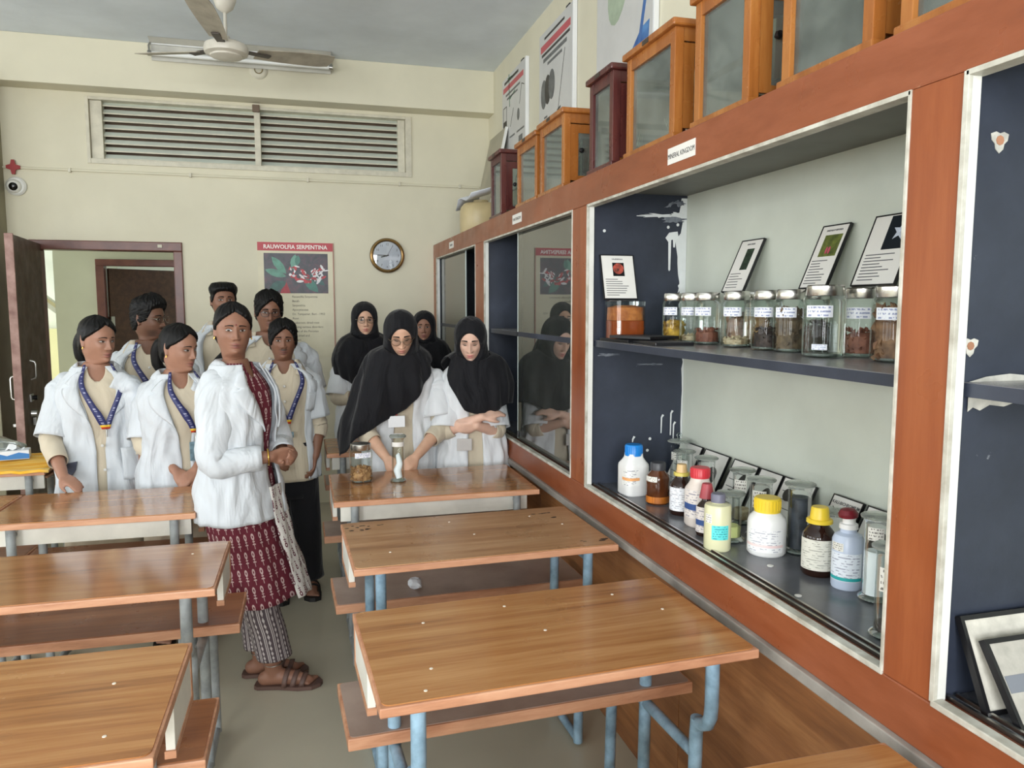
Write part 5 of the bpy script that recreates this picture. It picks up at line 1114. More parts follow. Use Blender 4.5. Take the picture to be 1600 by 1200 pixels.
class Person:
    def __init__(s, label, x, y, rz, Ht, male=False, skin_k='a', lean=((0, 0, 0), (2, 0, 0)), hyaw=0, hpitch=0, hroll=0, hs=.9, ws=1.0, gaze=0.0, seed=1):
        s.o = thing('person', label, 'person', (x, y, 0), R(rz)); s.male = male; s.sk = skin(skin_k); s.Ht = Ht; s.sc = Ht / 1.60; s.ws = ws; s.hs = hs; s.seed = seed
        s.M = Matrix.Translation((x, y, 0)) @ Matrix.Rotation(R(rz), 4, 'Z'); s.Mi = s.M.inverted(); s.rz = R(rz)
        T = TM if male else TF
        zt = [z * s.sc for z in TZ]; s.A = curve(zt, [v * s.sc * ws for v in T['A']], .012); s.F = curve(zt, [v * s.sc * (.5 + .5 * ws) for v in T['F']], .012); s.B = curve(zt, [v * s.sc * (.5 + .5 * ws) for v in T['B']], .012)
        c, q = math.cos(-s.rz), math.sin(-s.rz)
        s.lz = [l[0] for l in lean]; s.lx = [l[1] * c - l[2] * q for l in lean]; s.ly = [l[1] * q + l[2] * c for l in lean]
        s.hc = Ht - .1165 * hs                      # head centre height
        s.hy, s.hp, s.hr = R(hyaw), R(hpitch), R(hroll)   # yaw relative to the torso, pitch forward positive
        s.body = MB()
    def sh(s, z): return np.interp(z, s.lz, s.lx), np.interp(z, s.lz, s.ly)
    def L(s, p): return s.Mi @ Vector(p)
    def surf(s, ph, z, off=0.0):
        """point of the torso surface: ph = 0 front, + towards the person's image-right side when facing the camera"""
        ph, z = np.asarray(ph, float), np.asarray(z, float); sn, cs = np.sin(ph), np.cos(ph)
        a = s.A(z) + off; b = np.where(cs > 0, s.F(z), s.B(z)) + off
        dx, dy = s.sh(z)
        zz = z + np.clip((z / s.sc - 1.29) / .06, 0, 1) * off * .4
        return np.stack([a * np.sign(sn) * np.abs(sn) ** .85 + dx, -b * np.sign(cs) * np.abs(cs) ** .9 + dy, zz + 0 * sn], -1)
    # head space -> person space, the neck bending smoothly
    def head_xf(s, P):
        P = np.asarray(P, float) * s.hs; z = P[..., 2]
        wgt = sm(z, -.20 * s.hs, -.105 * s.hs); piv = np.array([0, .012, -.125 * s.hs])
        Q = P - piv; out = np.empty_like(Q)
        ay, ap, ar = s.hy * wgt, s.hp * wgt, s.hr * wgt
        x, y, zz = Q[..., 0], Q[..., 1], Q[..., 2]
        y2 = y * np.cos(ap) - zz * np.sin(ap); z2 = y * np.sin(ap) + zz * np.cos(ap)        # pitch: + looks down
        x3 = x * np.cos(ar) + z2 * np.sin(ar); z3 = -x * np.sin(ar) + z2 * np.cos(ar)
        x4 = x3 * np.cos(ay) - y2 * np.sin(ay); y4 = x3 * np.sin(ay) + y2 * np.cos(ay)
        out = np.stack([x4, y4, z3], -1) + piv
        zc = s.hc + out[..., 2]; dx, dy = s.sh(zc)
        return np.stack([out[..., 0] + dx, out[..., 1] + dy, zc], -1)
    def hp3(s, x, y, z): return Vector(s.head_xf(np.array([x, y, z])))
    def grid_raw(s, off=None, zr=None):
        zr = zrow if zr is None else zr
        z = zr[:, None] + 0 * THC[None, :]; th = THC[None, :] + 0 * z
        x, y = head_base(z, th); c = np.clip(np.cos(th), 0, 1)
        if off is None: y = y - face_bump(x, z, s.male, s.nose if hasattr(s, 'nose') else 1.0) * np.clip(c * 1.6, 0, 1)
        else:
            o = off(th, z, x, y); r = np.sqrt(x * x + y * y + 1e-9); up = np.clip((z - .03) / .085, 0, 1)
            k = np.sqrt(np.clip(1 - up * up * .85, .05, 1)); x = x + o * x / np.maximum(r, .012) * k; y = y + o * y / np.maximum(r, .012) * k; z = z + o * up
        return np.stack([x, y, z], -1)
    def head(s, beard=0.0, mous=0.0, eyes='open', brow=1.0, gaze=0.0, ears=True, bindi=False):
        P = s.grid_raw(); x, y, z = P[..., 0], P[..., 1], P[..., 2]; fr = (y < 0)
        lips = (G(x, .021) ** .7) * np.maximum(G(z + .0645, .0055), G(z + .077, .0068)) * fr; lips = np.clip(lips * 1.5 - .35, 0, 1)
        line = G(x, .021) * G(z + .0708, .0022) * fr * .75
        dk = beard * .75 * np.clip((sm(-y, .0, .055) * sm(-z, .052, .075) * sm(.109 + z, 0, .012) * fr * (1 - lips) * (.35 + .65 * sm(np.abs(x), .012, .04)) + G(x, .022) * G(z + .1, .012) * fr * sm(z, -.114, -.106)), 0, 1) * .8
        dk = np.maximum(dk, mous * np.clip(1.6 * G(x, .024) * G(z + .0555, .0058) - .15, 0, 1) * fr)
        dk = np.maximum(dk, line)
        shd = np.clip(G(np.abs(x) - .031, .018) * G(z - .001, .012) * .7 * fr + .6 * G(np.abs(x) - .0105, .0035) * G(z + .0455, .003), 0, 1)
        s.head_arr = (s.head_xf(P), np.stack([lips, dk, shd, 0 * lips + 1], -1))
        # ears
        s.ears_mb = MB()
        if ears:
            for sx in (-1, 1):
                rows = []
                for i in range(9):
                    a = i / 8; zz = -.036 + .060 * a; wd = .017 * math.sin(PI * (.12 + .8 * a)) ** .7 * (1.05 if a > .4 else .85)
                    rows.append([(sx * (.0735 + .010 * (1 - abs(2 * t - 1)) + (.010 if 0 < j < 5 else 0) * (j / 5)), .004 + .012 * a + (j / 5 - .4) * wd * 1.7, zz + .004 * math.sin(j)) for j, t in enumerate(np.linspace(0, 1, 6))])
                rows = np.array(rows); back = rows.copy(); back[..., 0] -= sx * .008
                ring = np.concatenate([rows, back[:, ::-1]], 1); s.ears_mb.grid(s.head_xf(ring), closed=True)
                for e in (0, -1): s.ears_mb.add([tuple(p) for p in s.head_xf(ring[e])], [tuple(range(12))])
        # eyes: lens-shaped patches; eyebrows: raised strips; spectacles elsewhere
        for sx in (-1, 1):
            rows = []; cols_ = []
            nu, nv = 22, 9
            for j in range(nv):
                r_ = []; c_ = []
                for i in range(nu):
                    u = i / (nu - 1) * 2 - 1; v = j / (nv - 1)
                    top = .0062 * (1 - abs(u) ** 2.2) ** .9; bot = -.0042 * (1 - abs(u) ** 2.0)
                    if eyes == 'down': top = -.0022 * (1 - u * u); bot = -.0066 * (1 - abs(u) ** 2.0)
                    xx = sx * (.0305 + u * .0145); zz = .0005 + bot + (top - bot) * v + (.0012 * u)
                    bul = .0018 + .0026 * (1 - u * u) * (1 - (2 * v - 1) ** 2 * .6)
                    r_.append((xx, head_pt(xx, zz, s.male) - bul, zz))
                    g = (u * sx - gaze) * .0145; d_ = math.hypot(g, zz - .0012)
                    col_ = (.40, .38, .36) if d_ > .0062 else ((.05, .03, .02) if d_ > .0028 else (.01, .01, .01))
                    if v > .82 or (eyes == 'down'): col_ = (.012, .010, .010)
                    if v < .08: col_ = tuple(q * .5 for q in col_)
                    c_.append(col_)
                rows.append(r_); cols_.append(c_)
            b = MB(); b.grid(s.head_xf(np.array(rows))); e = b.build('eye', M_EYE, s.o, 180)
            at = e.data.color_attributes.new('tint', 'FLOAT_COLOR', 'POINT'); fl = [q for r_ in cols_ for c_ in r_ for q in (*c_, 1.0)]; at.data.foreach_set('color', fl)
            rows = []
            for i in range(12):
                u = i / 11; xx = sx * (.0125 + .036 * u); zz = .0185 + .0065 * math.sin(PI * (.15 + .62 * u)) - .004 * u + (.0 if eyes != 'down' else .001)
                th_ = .0034 * brow * (1 - .65 * u) + .0006; hy_ = lambda q: head_pt(xx, q, s.male)
                rows.append([(xx, hy_(zz - th_) + .001, zz - th_), (xx, hy_(zz) - .0028, zz - th_ * .3), (xx, hy_(zz) - .0026, zz + th_ * .5), (xx, hy_(zz + th_) + .001, zz + th_)])
            b = MB(); b.grid(s.head_xf(np.array(rows))); b.build('eyebrow', M_HAIR, s.o, 180)
        if bindi: MB().lathe([(0, .0015), (.0028, .001), (.003, 0), (0, -.001)], 10, mat=Matrix.Translation(s.hp3(0, head_pt(0, .027) - .0006, .027)) @ (Matrix.Rotation(s.hy, 4, 'Z') @ Matrix.Rotation(R(90), 4, 'X'))).build('bindi', plain('maroon_bindi', (110, 24, 30), .5), s.o)
    def glasses(s, mat, r=.0225, round_=2.0, lens=True, low=0.0):
        b = MB(); lens_b = []
        for sx in (-1, 1):
            loop = []; cx = sx * .0335
            for k in range(29):
                a = 2 * PI * k / 28; c_, d_ = math.cos(a), math.sin(a); e = (abs(c_) ** round_ + abs(d_) ** round_) ** (-1 / round_)
                loop.append((cx + r * 1.08 * c_ * e, -.104 + .35 * max(0, abs(cx + r * c_) - .03), -.002 - low + r * .88 * d_ * e))
            pts = s.head_xf(np.array(loop)); b.tube([tuple(p) for p in pts], .0013, 6, caps=False)
            lens_b.append(pts)
            tp = s.head_xf(np.array([(sx * .058, -.093, .004), (sx * .073, -.07, .006), (sx * .080, -.01, .004), (sx * .079, .012, -.006)])); b.tube([tuple(p) for p in tp], .0013, 6)
        tp = s.head_xf(np.array([(-.0105, -.105, .0), (0, -.1075, .004), (.0105, -.105, .0)])); b.tube([tuple(p) for p in tp], .0013, 6)
        g = b.build('spectacle_frame', mat, s.o, 60)
        if lens:
            for pts in lens_b: MB().add([tuple(p) for p in pts[:-1]], [tuple(range(28))]).build('spectacle_lens', G_LENS, g)
    def hair(s, style, mat=None):
        mat = mat or M_HAIR; rng_ = np.random.RandomState(s.seed)
        tab = dict(tied=([0, 12, 25, 45, 60, 72, 85, 100, 130, 180], [.084, .077, .067, .050, .034, .022, .010, -.030, -.085, -.10]),
                   parted=([0, 25, 45, 60, 72, 85, 100, 130, 180], [.078, .066, .050, .024, -.012, -.034, -.050, -.088, -.10]),
                   quiff=([0, 25, 45, 58, 70, 82, 95, 120, 180], [.068, .064, .054, .026, -.012, -.020, -.028, -.070, -.088]),
                   flat=([0, 25, 45, 58, 70, 82, 95, 120, 180], [.060, .058, .050, .030, .0, -.015, -.025, -.07, -.088]),
                   fringe=([-180, -120, -95, -80, -66, -52, -36, -18, 0, 14, 30, 48, 64, 80, 95, 120, 180], [-.094, -.078, -.04, -.036, -.030, .0, .026, .048, .066, .072, .060, .030, -.016, -.036, -.04, -.078, -.094]))[style]
        def off(th, z, x, y):
            zb = np.interp(np.degrees(th if tab[0][0] < 0 else np.abs(th)), tab[0], tab[1]) + .0007 * np.sin(th * 31 + s.seed) + .0006 * np.sin(th * 67); m = sm(z - zb, -.003, .010); up = sm(z, .02, .10)
            n1 = np.sin(th * 23 + 3 * np.sin(z * 60)) * .0012 + np.sin(th * 51 + z * 40) * .0007
            if style in ('tied', 'parted'): h = .010 + .003 * up + .004 * sm(np.abs(th), 1.6, 2.2) + .0012 * np.sin(th * 16 + s.seed)
            elif style == 'quiff': h = .010 + sm(z, .035, .095) * (.024 + .010 * np.cos(th)); n1 = 1.5 * ( .0030 * np.sin(th * 19 + 5 * np.sin(z * 90)) * np.cos(z * 210 + th * 6) + .0022 * np.sin(th * 37 - z * 160))
            elif style == 'flat': h = .008 + sm(z, .03, .075) * .020; n1 = n1 * 1.2
            else: h = .011 + up * .010 + .003 * np.cos(th * 3 + .6); n1 = .0030 * np.sin(th * 17 + 4 * np.sin(z * 60)) * np.cos(z * 120 + th * 4) + .0020 * np.sin(th * 43 + z * 90)
            return np.where(m > 0, (h + n1) * m, 0) - .007 * (1 - m)
        P = s.grid_raw(off, zr=zrow[zrow > -.125]); 
        if style == 'flat':
            zz = P[..., 2]; P[..., 2] = np.where(zz > .118, .118 + (zz - .118) * .35, zz); k = sm(zz, .05, .12); P[..., 0] *= 1 + .02 * k; P[..., 1] *= 1 + .02 * k
        b = MB(); Q_ = s.head_xf(P); b.grid(Q_, closed=True); b.add([tuple(p) for p in Q_[-1]], [tuple(range(100))]); h = b.build('hair', mat, s.o, 180)
        if style in ('tied', 'parted'):
            pts = [(0, .098, .02), (.0, .13, .005), (.0, .150, -.04), (.004, .150, -.10), (.01, .14, -.16), (.012, .135, -.22)]
            rr = [.022, .032, .034, .030, .022, .006]
            b = MB(); pp = path_pts(pts, 20); b.tube([tuple(s.hp3(*p)) for p in pp], [np.interp(i / 19 * 5, range(6), rr) * s.hs for i in range(20)], 12); b.build('ponytail', mat, h, 180)
            lo = [tuple(s.hp3(.0 + .024 * math.cos(a), .105 + .006 * math.sin(a), .014 + .024 * math.sin(a))) for a in [2 * PI * k / 14 for k in range(15)]]
            MB().tube(lo, .005, 6).build('hair_tie', M_BLACKC, h, 60)
        return h
    def earring(s, sx):
        MB().tube([tuple(s.hp3(sx * .083, .004, -.036)), tuple(s.hp3(sx * .085, .004, -.046))], .0026, 8).build('earring', M_GOLD, s.o, 60)
    def bone(s, pts, rad, seg=12): seg_limb(s.body, pts, [r * s.sc for r in rad], seg)
    def arm(s, side, sh, el, wr, hd, n, curl=(.3, .45, .35), thumb=.5, tside=1):
        """world-space shoulder, elbow, wrist, hand tip, palm normal"""
        sh, el, wr, hd = (s.L(p) for p in (sh, el, wr, hd)); sh.z -= .022 * s.sc; nn = s.Mi.to_3x3() @ Vector(n)
        s.bone([sh, sh.lerp(el, .5), el, el.lerp(wr, .35), wr], [.048, .042, .036, .036, .0235])
        hand(s.body, wr, hd - wr, nn, tside, curl, .88 * s.sc, thumb)
        return sh, el, wr
    def legs(s, feet, knees=None, foot_dir=None):
        """feet: two world ankle points"""
        s.feet = []
        for i, f in enumerate(feet):
            f = s.L(f); dx, dy = s.sh(.8 * s.sc); sx = -1 if i == 0 else 1
            hip = Vector((sx * .082 * s.sc + float(dx), float(dy), .80 * s.sc)); kn = s.L(knees[i]) if knees else hip.lerp(f, .47) + Vector((0, -.012, 0))
            s.bone([hip, kn, kn.lerp(f, .35), Vector((f.x, f.y, .075 * s.sc))], [.080, .054, .050, .034])
            d = (s.Mi.to_3x3() @ Vector(foot_dir[i] if foot_dir else (0, -1, 0))); d = d.normalized()
            a = Vector((f.x, f.y, .07 * s.sc)); heel = Vector((f.x, f.y, .036)) - d * .035
            s.bone([heel, Vector((f.x, f.y, .042)) + d * .03, Vector((f.x, f.y, .033)) + d * .09, Vector((f.x, f.y, .026)) + d * .135], [.032, .034, .031, .02]); s.bone([a, Vector((f.x, f.y, .045))], [.034, .032])
            side = Vector((-d.y, d.x, 0))
            for k in range(5): s.bone([Vector((f.x, f.y, .024)) + d * .125 + side * (.026 - .013 * k), Vector((f.x, f.y, .021)) + d * (.165 - .006 * k * (1 if sx < 0 else 1)) + side * (.03 - .0145 * k)], [.010, .0085], 8)
            s.feet.append((f, d, side, hip, kn))
    def sandals(s, mat, straps=3, thick=.016):
        for (f, d, side, hip, kn) in s.feet:
            out = [Vector((f.x, f.y, 0)) + d * t_ + side * w_ for t_, w_ in ((-.075, -.02), (-.06, -.033), (.02, -.034), (.10, -.048), (.155, -.043), (.185, -.015), (.19, .012), (.17, .042), (.11, .046), (.02, .034), (-.06, .032), (-.075, .02))]
            sd = MB().prism([(p.x, p.y) for p in out], .001, thick).build('sandal', mat, s.o)
            for k in range(straps):
                t0 = .045 + .034 * k; pts = [Vector((f.x, f.y, 0)) + d * (t0 + .012 * math.sin(PI * a)) + side * (.043 * math.cos(PI * a)) + Vector((0, 0, .012 + (.062 - .010 * k) * math.sin(PI * a) ** .8)) for a in np.linspace(0, 1, 11)]
                b = MB(); b.grid([[tuple(p - d * .010), tuple(p + d * .010)] for p in pts]); st = b.build('sandal_strap', mat, sd, 60); md = st.modifiers.new('s', 'SOLIDIFY'); md.thickness = .004
    def trousers(s, mat, r0=.098, r1=.075, zb=.09, uvs=False, flare=None):
        b = MB(); seg = 28
        for (f, d, side, hip, kn) in s.feet:
            an = Vector((f.x, f.y, zb)); pts = path_pts([hip + Vector((0, 0, .10)), hip, kn, kn.lerp(an, .6), an], 24)
            rows, uv = [], []
            for i, p in enumerate(pts):
                t_ = i / 23; r_ = (r0 + (r1 - r0) * min(1, t_ * 1.15)) * s.sc
                row = []
                for k in range(seg):
                    a = 2 * PI * k / seg; w_ = r_ * (1 + .05 * math.sin(a * 3 + t_ * 5 + f.x * 9) + .035 * mnoise.noise((math.cos(a) * 2, math.sin(a) * 2, p.z * 9 + f.x)))
                    row.append((p.x + w_ * math.cos(a), p.y + w_ * math.sin(a), p.z))
                rows.append(row); uv.append([(k / seg, t_) for k in range(seg)])
            b.grid(rows, closed=True, uv=uv)
        o = b.build('trousers', mat, s.o, 180); md = o.modifiers.new('s', 'SOLIDIFY'); md.thickness = .003
        s.cloth('trouser_waist', mat, .97, .585, .003, rows=14, cols=48, fold=.001, parent=o)
    def finish(s):
        """torso core, remesh into one continuous body, join with the finely shaped head"""
        zs = np.linspace(.62, 1.385, 22) * s.sc; ph = np.linspace(-PI, PI, 29)[:-1]
        g = np.array([s.surf(ph, np.full_like(ph, z), -.004) for z in zs]); s.body.grid(g, closed=True)
        s.body.add([tuple(p) for p in g[0]], [tuple(range(27, -1, -1))]); s.body.add([tuple(p) for p in g[-1]], [tuple(range(28))])
        dx, dy = s.sh(s.hc); top = s.hp3(0, .012, -.10)
        d0 = s.surf(np.array(0.), np.array(1.30 * s.sc), 0); seg_limb(s.body, [Vector((float(s.sh(1.30 * s.sc)[0]), float(s.sh(1.30 * s.sc)[1]) + .012, 1.30 * s.sc)), top], [.048 * s.hs, .040 * s.hs])
        me = s.body.mesh('tmp', [s.sk]); ob = bpy.data.objects.new('tmp', me); col.objects.link(ob)
        m = ob.modifiers.new('r', 'REMESH'); m.mode = 'VOXEL'; m.voxel_size = .0068; m = ob.modifiers.new('s', 'SMOOTH'); m.factor = .5; m.iterations = 3
        dg = bpy.context.evaluated_depsgraph_get(); me2 = bpy.data.meshes.new_from_object(ob.evaluated_get(dg)); bpy.data.objects.remove(ob); bpy.data.meshes.remove(me)
        n = len(me2.vertices); co = np.empty(n * 3, np.float32); me2.vertices.foreach_get('co', co); V = [tuple(v) for v in co.reshape(-1, 3)]; F_ = [tuple(p.vertices) for p in me2.polygons]; bpy.data.meshes.remove(me2)
        b = MB(); b.v = V; b.f = F_; b.mi = [0] * len(F_)
        HP, HT = s.head_arr; b.grid(HP, closed=True); tint = np.zeros((n, 4)); tint[:, 3] = 1; tint = np.concatenate([tint, HT.reshape(-1, 4)])
        b.v += s.ears_mb.v; k = len(b.v) - len(s.ears_mb.v); b.f += [tuple(i + k for i in f) for f in s.ears_mb.f]; b.mi += [0] * len(s.ears_mb.f)
        tint = np.concatenate([tint, np.tile([0, 0, 0, 1.], (len(s.ears_mb.v), 1))])
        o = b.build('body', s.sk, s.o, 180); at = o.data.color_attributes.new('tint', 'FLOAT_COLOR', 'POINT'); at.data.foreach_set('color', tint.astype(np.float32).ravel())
        return o
    # ---- garments
    def cloth(s, name, mat, ztop, zbot, off, ph0=-PI, ph1=PI, rows=44, cols=72, fold=.006, flare=0.0, k=7, uv=True, zflare=.95, solid=.004, extra=None, parent=None):
        """ztop, zbot: number or function of angle; off: number or function(ph, z)"""
        ph = np.linspace(ph0, ph1, cols); closed = abs(ph1 - ph0 - 2 * PI) < 1e-6
        if closed: ph = ph[:-1]
        zt = np.array([ztop(p) if callable(ztop) else ztop for p in ph]) * s.sc; zb = np.array([zbot(p) if callable(zbot) else zbot for p in ph]) * s.sc
        t_ = np.linspace(0, 1, rows) ** 1.25; Z_ = zt[None, :] + (zb - zt)[None, :] * t_[:, None]; PH = ph[None, :] + 0 * Z_
        down = np.clip((zflare * s.sc - Z_) / (.35 * s.sc), 0, 2)
        o = (off(PH, Z_ / s.sc) if callable(off) else off) + flare * down
        rp = s.seed * 1.7
        fo = np.sin(PH * k + rp + 1.3 * np.sin(Z_ * 9 + rp)) * (.25 + .75 * np.clip(down, 0, 1)) + .6 * np.sin(PH * (k * 1.9) + 2 * rp + Z_ * 6)
        o = o + fold * fo * np.clip((1.34 - Z_ / s.sc) / .12, .1, 1)
        P = s.surf(PH, Z_, o)
        if extra is not None: P = extra(P, PH, Z_)
        b = MB(); U = None
        if uv:
            circ = .95; U = np.stack([PH * .155, Z_], -1) if not closed else np.stack([PH * .155, Z_], -1)
        b.grid(P, closed=closed, uv=U); ob = b.build(name, mat, parent or s.o, 180)
        if solid: md = ob.modifiers.new('s', 'SOLIDIFY'); md.thickness = solid; md.offset = -1
        return ob
    def sleeve(s, name, mat, pts, rad, parent, fold=.004, n=26, seg=26, cut=(0, 1)):
        pp = path_pts(pts, 60); a, c_ = int(cut[0] * 59), int(cut[1] * 59); pp = pp[a:c_ + 1]; m = len(pp)
        idx = [int(round(i * (m - 1) / (n - 1))) for i in range(n)]; pp = [pp[i] for i in idx]
        fr = np.linspace(0, 1, n); rr = np.interp(fr, np.linspace(0, 1, len(rad)), rad) * s.sc
        rows = []; up = None
        for i, p in enumerate(pp):
            tdir = (pp[min(i + 1, n - 1)] - pp[max(i - 1, 0)]).normalized()
            if up is None: up = Vector((0, 1, 0)) if abs(tdir.y) < .9 else Vector((0, 0, 1))
            a_ = tdir.cross(up).normalized(); b_ = a_.cross(tdir).normalized(); up = b_; row = []
            for k in range(seg):
                q = 2 * PI * k / seg; w_ = rr[i] + fold * (math.sin(i * 1.15 + 2 * math.sin(q + s.seed)) * .6 + mnoise.noise((math.cos(q) * 1.5 + s.seed, math.sin(q) * 1.5, fr[i] * 6)) * 1.2) * math.sin(PI * min(1, fr[i] * 1.2 + .1)) 
                row.append(tuple(p + (a_ * math.cos(q) + b_ * math.sin(q)) * w_))
            rows.append(row)
        b = MB(); b.grid(rows, closed=True, uv=[[(k / seg * .3, f_ * .4) for k in range(seg)] for f_ in fr]); o = b.build(name, mat, parent, 180); md = o.modifiers.new('s', 'SOLIDIFY'); md.thickness = .004; md.offset = -1; return o
    def coat(s, hem=.70, op=lambda z: R(16), sleeves=(), off=.024, fold=.006, flare=.018, lapel=True, opl=None, collar=True, name='lab_coat', mat=None, ztop=1.352):
        """white coat open at the front; op(z) half-angle of the opening at height z (of a 1.6 m figure)"""
        mat = mat or M_COAT; opl = opl or op
        def ex(P, PH, Z_): return P
        cols = 84; u = np.linspace(0, 1, cols); rows = 52
        tz = np.linspace(0, 1, rows) ** 1.2; Z_ = (ztop - (ztop - hem) * tz)[:, None] * s.sc + 0 * u[None, :]
        pr = np.array([op(z / s.sc) for z in Z_[:, 0]]); pl = np.array([opl(z / s.sc) for z in Z_[:, 0]])
        PH = pr[:, None] + (2 * PI - pr - pl)[:, None] * u[None, :]
        down = np.clip((.95 * s.sc - Z_) / (.35 * s.sc), 0, 2); rp = s.seed * 1.7
        fo = np.sin(PH * 7 + rp + 1.3 * np.sin(Z_ * 9 + rp)) * (.25 + .75 * np.clip(down, 0, 1)) + .6 * np.sin(PH * 13 + 2 * rp + Z_ * 6)
        wr = np.sin(PH * 9 + Z_ * 38 + rp) * np.sin(PH * 3.1 - Z_ * 17 + 2 * rp) + .6 * np.sin(PH * 17 - Z_ * 26 + 3 * rp)
        o = off + flare * down + (fold * fo + .0042 * wr) * np.clip((1.34 - Z_ / s.sc) / .12, .1, 1)
        b = MB(); b.grid(s.surf(PH, Z_, o), uv=np.stack([PH * .155, Z_], -1)); c_ = b.build(name, mat, s.o, 180); md = c_.modifiers.new('s', 'SOLIDIFY'); md.thickness = .005; md.offset = -1
        if lapel:
            for sg, fn in ((1, op), (-1, opl)):
                rows_ = []
                for i in range(22):
                    tt = i / 21; z = 1.33 - .235 * tt; wd = (.020 + .055 * math.sin(PI * min(1, tt * 1.0 + .08)) ** .8) * (1 - tt ** 4)
                    if .20 < tt < .27: wd *= .55
                    row = []
                    for j in range(5):
                        q = j / 4; ph = sg * (fn(z) + q * wd / .15); row.append(s.surf(np.array(ph), np.array(z * s.sc), off + .008 + .006 * math.sin(PI * q) - .004 * q))
                    rows_.append(row)
                lb = MB(); lb.grid(np.array(rows_)); lo = lb.build('lapel', mat, c_, 180); md = lo.modifiers.new('s', 'SOLIDIFY'); md.thickness = .003
        if collar:
            P_ = []
            for (z, of) in ((1.336, .016), (1.355, .012), (1.371, .013), (1.375, .017), (1.362, .024), (1.345, .029), (1.332, .027)):
                ph = np.linspace(op(1.36) + .2, 2 * PI - opl(1.36) - .2, 40); ed = sm(np.minimum(np.arange(40), 39 - np.arange(40)) / 9.0, -.15, 1.0); P_.append(s.surf(ph, (1.325 + (z - 1.325) * ed) * s.sc, (of - .004) * (.55 + .45 * ed) + .004))
            lb = MB(); lb.grid(np.array(P_)); lo = lb.build('collar', mat, c_, 180); md = lo.modifiers.new('s', 'SOLIDIFY'); md.thickness = .003
        for (pts, rad, cut) in sleeves: s.sleeve('coat_sleeve', mat, pts, rad, c_, .009, cut=cut)
        return c_
    def pocket(s, a0, a1, z0, z1, off=.043, mat=None):
        P_ = [[s.surf(np.array(R(a0 + (a1 - a0) * j / 8)), np.array((z1 + (z0 - z1) * i / 8 + (.010 * (1 - abs(2 * j / 8 - 1)) if i == 8 else 0) * -1) * s.sc), off - (.006 if i == 8 or j in (0, 8) else 0)) for j in range(9)] for i in range(9)]
        b = MB(); b.grid(np.array(P_)); o = b.build('coat_pocket', mat or M_COAT, s.o, 180); md = o.modifiers.new('s', 'SOLIDIFY'); md.thickness = .003
    def button(s, ph, z, off=.03):
        p = s.surf(np.array(R(ph)), np.array(z * s.sc), off); MB().lathe([(0, .003), (.006, .0025), (.007, 0), (0, -.001)], 12, mat=Matrix.Translation(Vector(p)) @ Matrix.Rotation(R(ph), 4, 'Z') @ Matrix.Rotation(R(90), 4, 'X')).build('button', plain('pearl_button', (206, 204, 198), .3), s.o)
    def lanyard(s, z1=1.08, ph1=0, off=.036, card=None, zc=None, a0=34, w_=.010, clip=True):
        ln = None
        for sg in (-1, 1):
            rows, uv = [], []
            for i in range(26):
                t_ = i / 25; z = 1.362 - (1.362 - z1) * t_; ph = R(ph1) + sg * R(a0) * (1 - t_) ** 1.15 + sg * .012; of = off - .012 * (1 - t_) ** 6
                e = w_ / .15
                rows.append([s.surf(np.array(ph - e), np.array(z * s.sc), of), s.surf(np.array(ph + e), np.array(z * s.sc), of + .001)]); uv.append([(t_, 0), (t_, 1)])
            b = MB(); b.grid(np.array(rows), uv=uv); o = b.build('lanyard', M_LAN, s.o, 180); md = o.modifiers.new('s', 'SOLIDIFY'); md.thickness = .0025; ln = o
        if clip:
            p = Vector(s.surf(np.array(R(ph1)), np.array(z1 * s.sc), off + .004)); MB().tube([tuple(p), tuple(p - Vector((0, 0, .035)))], .004, 8).build('lanyard_clip', m_steel, ln, 60)
            if card:
                q = p - Vector((0, .004, .04)); MB().box((q.x, q.y, q.z - card[1] / 2), (card[0], .004, card[1]), bev=.0015).build('identity_card', card[2], ln)
    def shirt(s, mat, vdep=1.285, hem=.5, off=.010, vw=26, fold=.003, flare=0.01, name='shirt', rows=40, ztop=1.358):
        def zt(p):
            a = abs(p); return ztop if a > R(vw) else vdep + (ztop - vdep) * (a / R(vw)) ** 1.1
        return s.cloth(name, mat, zt, hem, off, fold=fold, flare=flare, rows=rows)
    def hijab(s, bot, offd, top=.022, offlow=None, opening=(.056, .083, -.018), mat=None, fold=.006, rows=34):
        """bot: table angle -> height of the lower edge; offd: table angle -> distance off the torso"""
        mat = mat or M_HIJ; ox, oz, oc = opening
        def off(th, z, x, y):
            e = np.sqrt((x / ox) ** 2 + ((z - oc) / oz) ** 2); e = np.where(y < .0, e, 3.0)
            m = sm(e, .97, 1.10); low = sm(-z, .115, .165); sd = sm(-z, .02, .15) * (1 - np.clip(np.cos(th), 0, 1) ** 2)
            h = top * (1 - .25 * np.clip(np.cos(th), 0, 1)) + low * .016 * np.clip(np.cos(th), 0, 1) + sd * .046 + .0016 * np.sin(z * 75 + 2.2 * np.cos(th * 2)) * sm(-z, .02, .1)
            return h * m - .010 * (1 - m)
        b = MB(); P = s.grid_raw(off, zr=zrow[zrow > -.235]); Q_ = s.head_xf(P); b.grid(Q_, closed=True); b.add([tuple(p) for p in Q_[-1]], [tuple(range(100))]); hj = b.build('head_scarf', mat, s.o, 180)
        ba, bz = [R(q) for q in bot[0]], bot[1]; oa, oz_ = [R(q) for q in offd[0]], offd[1]
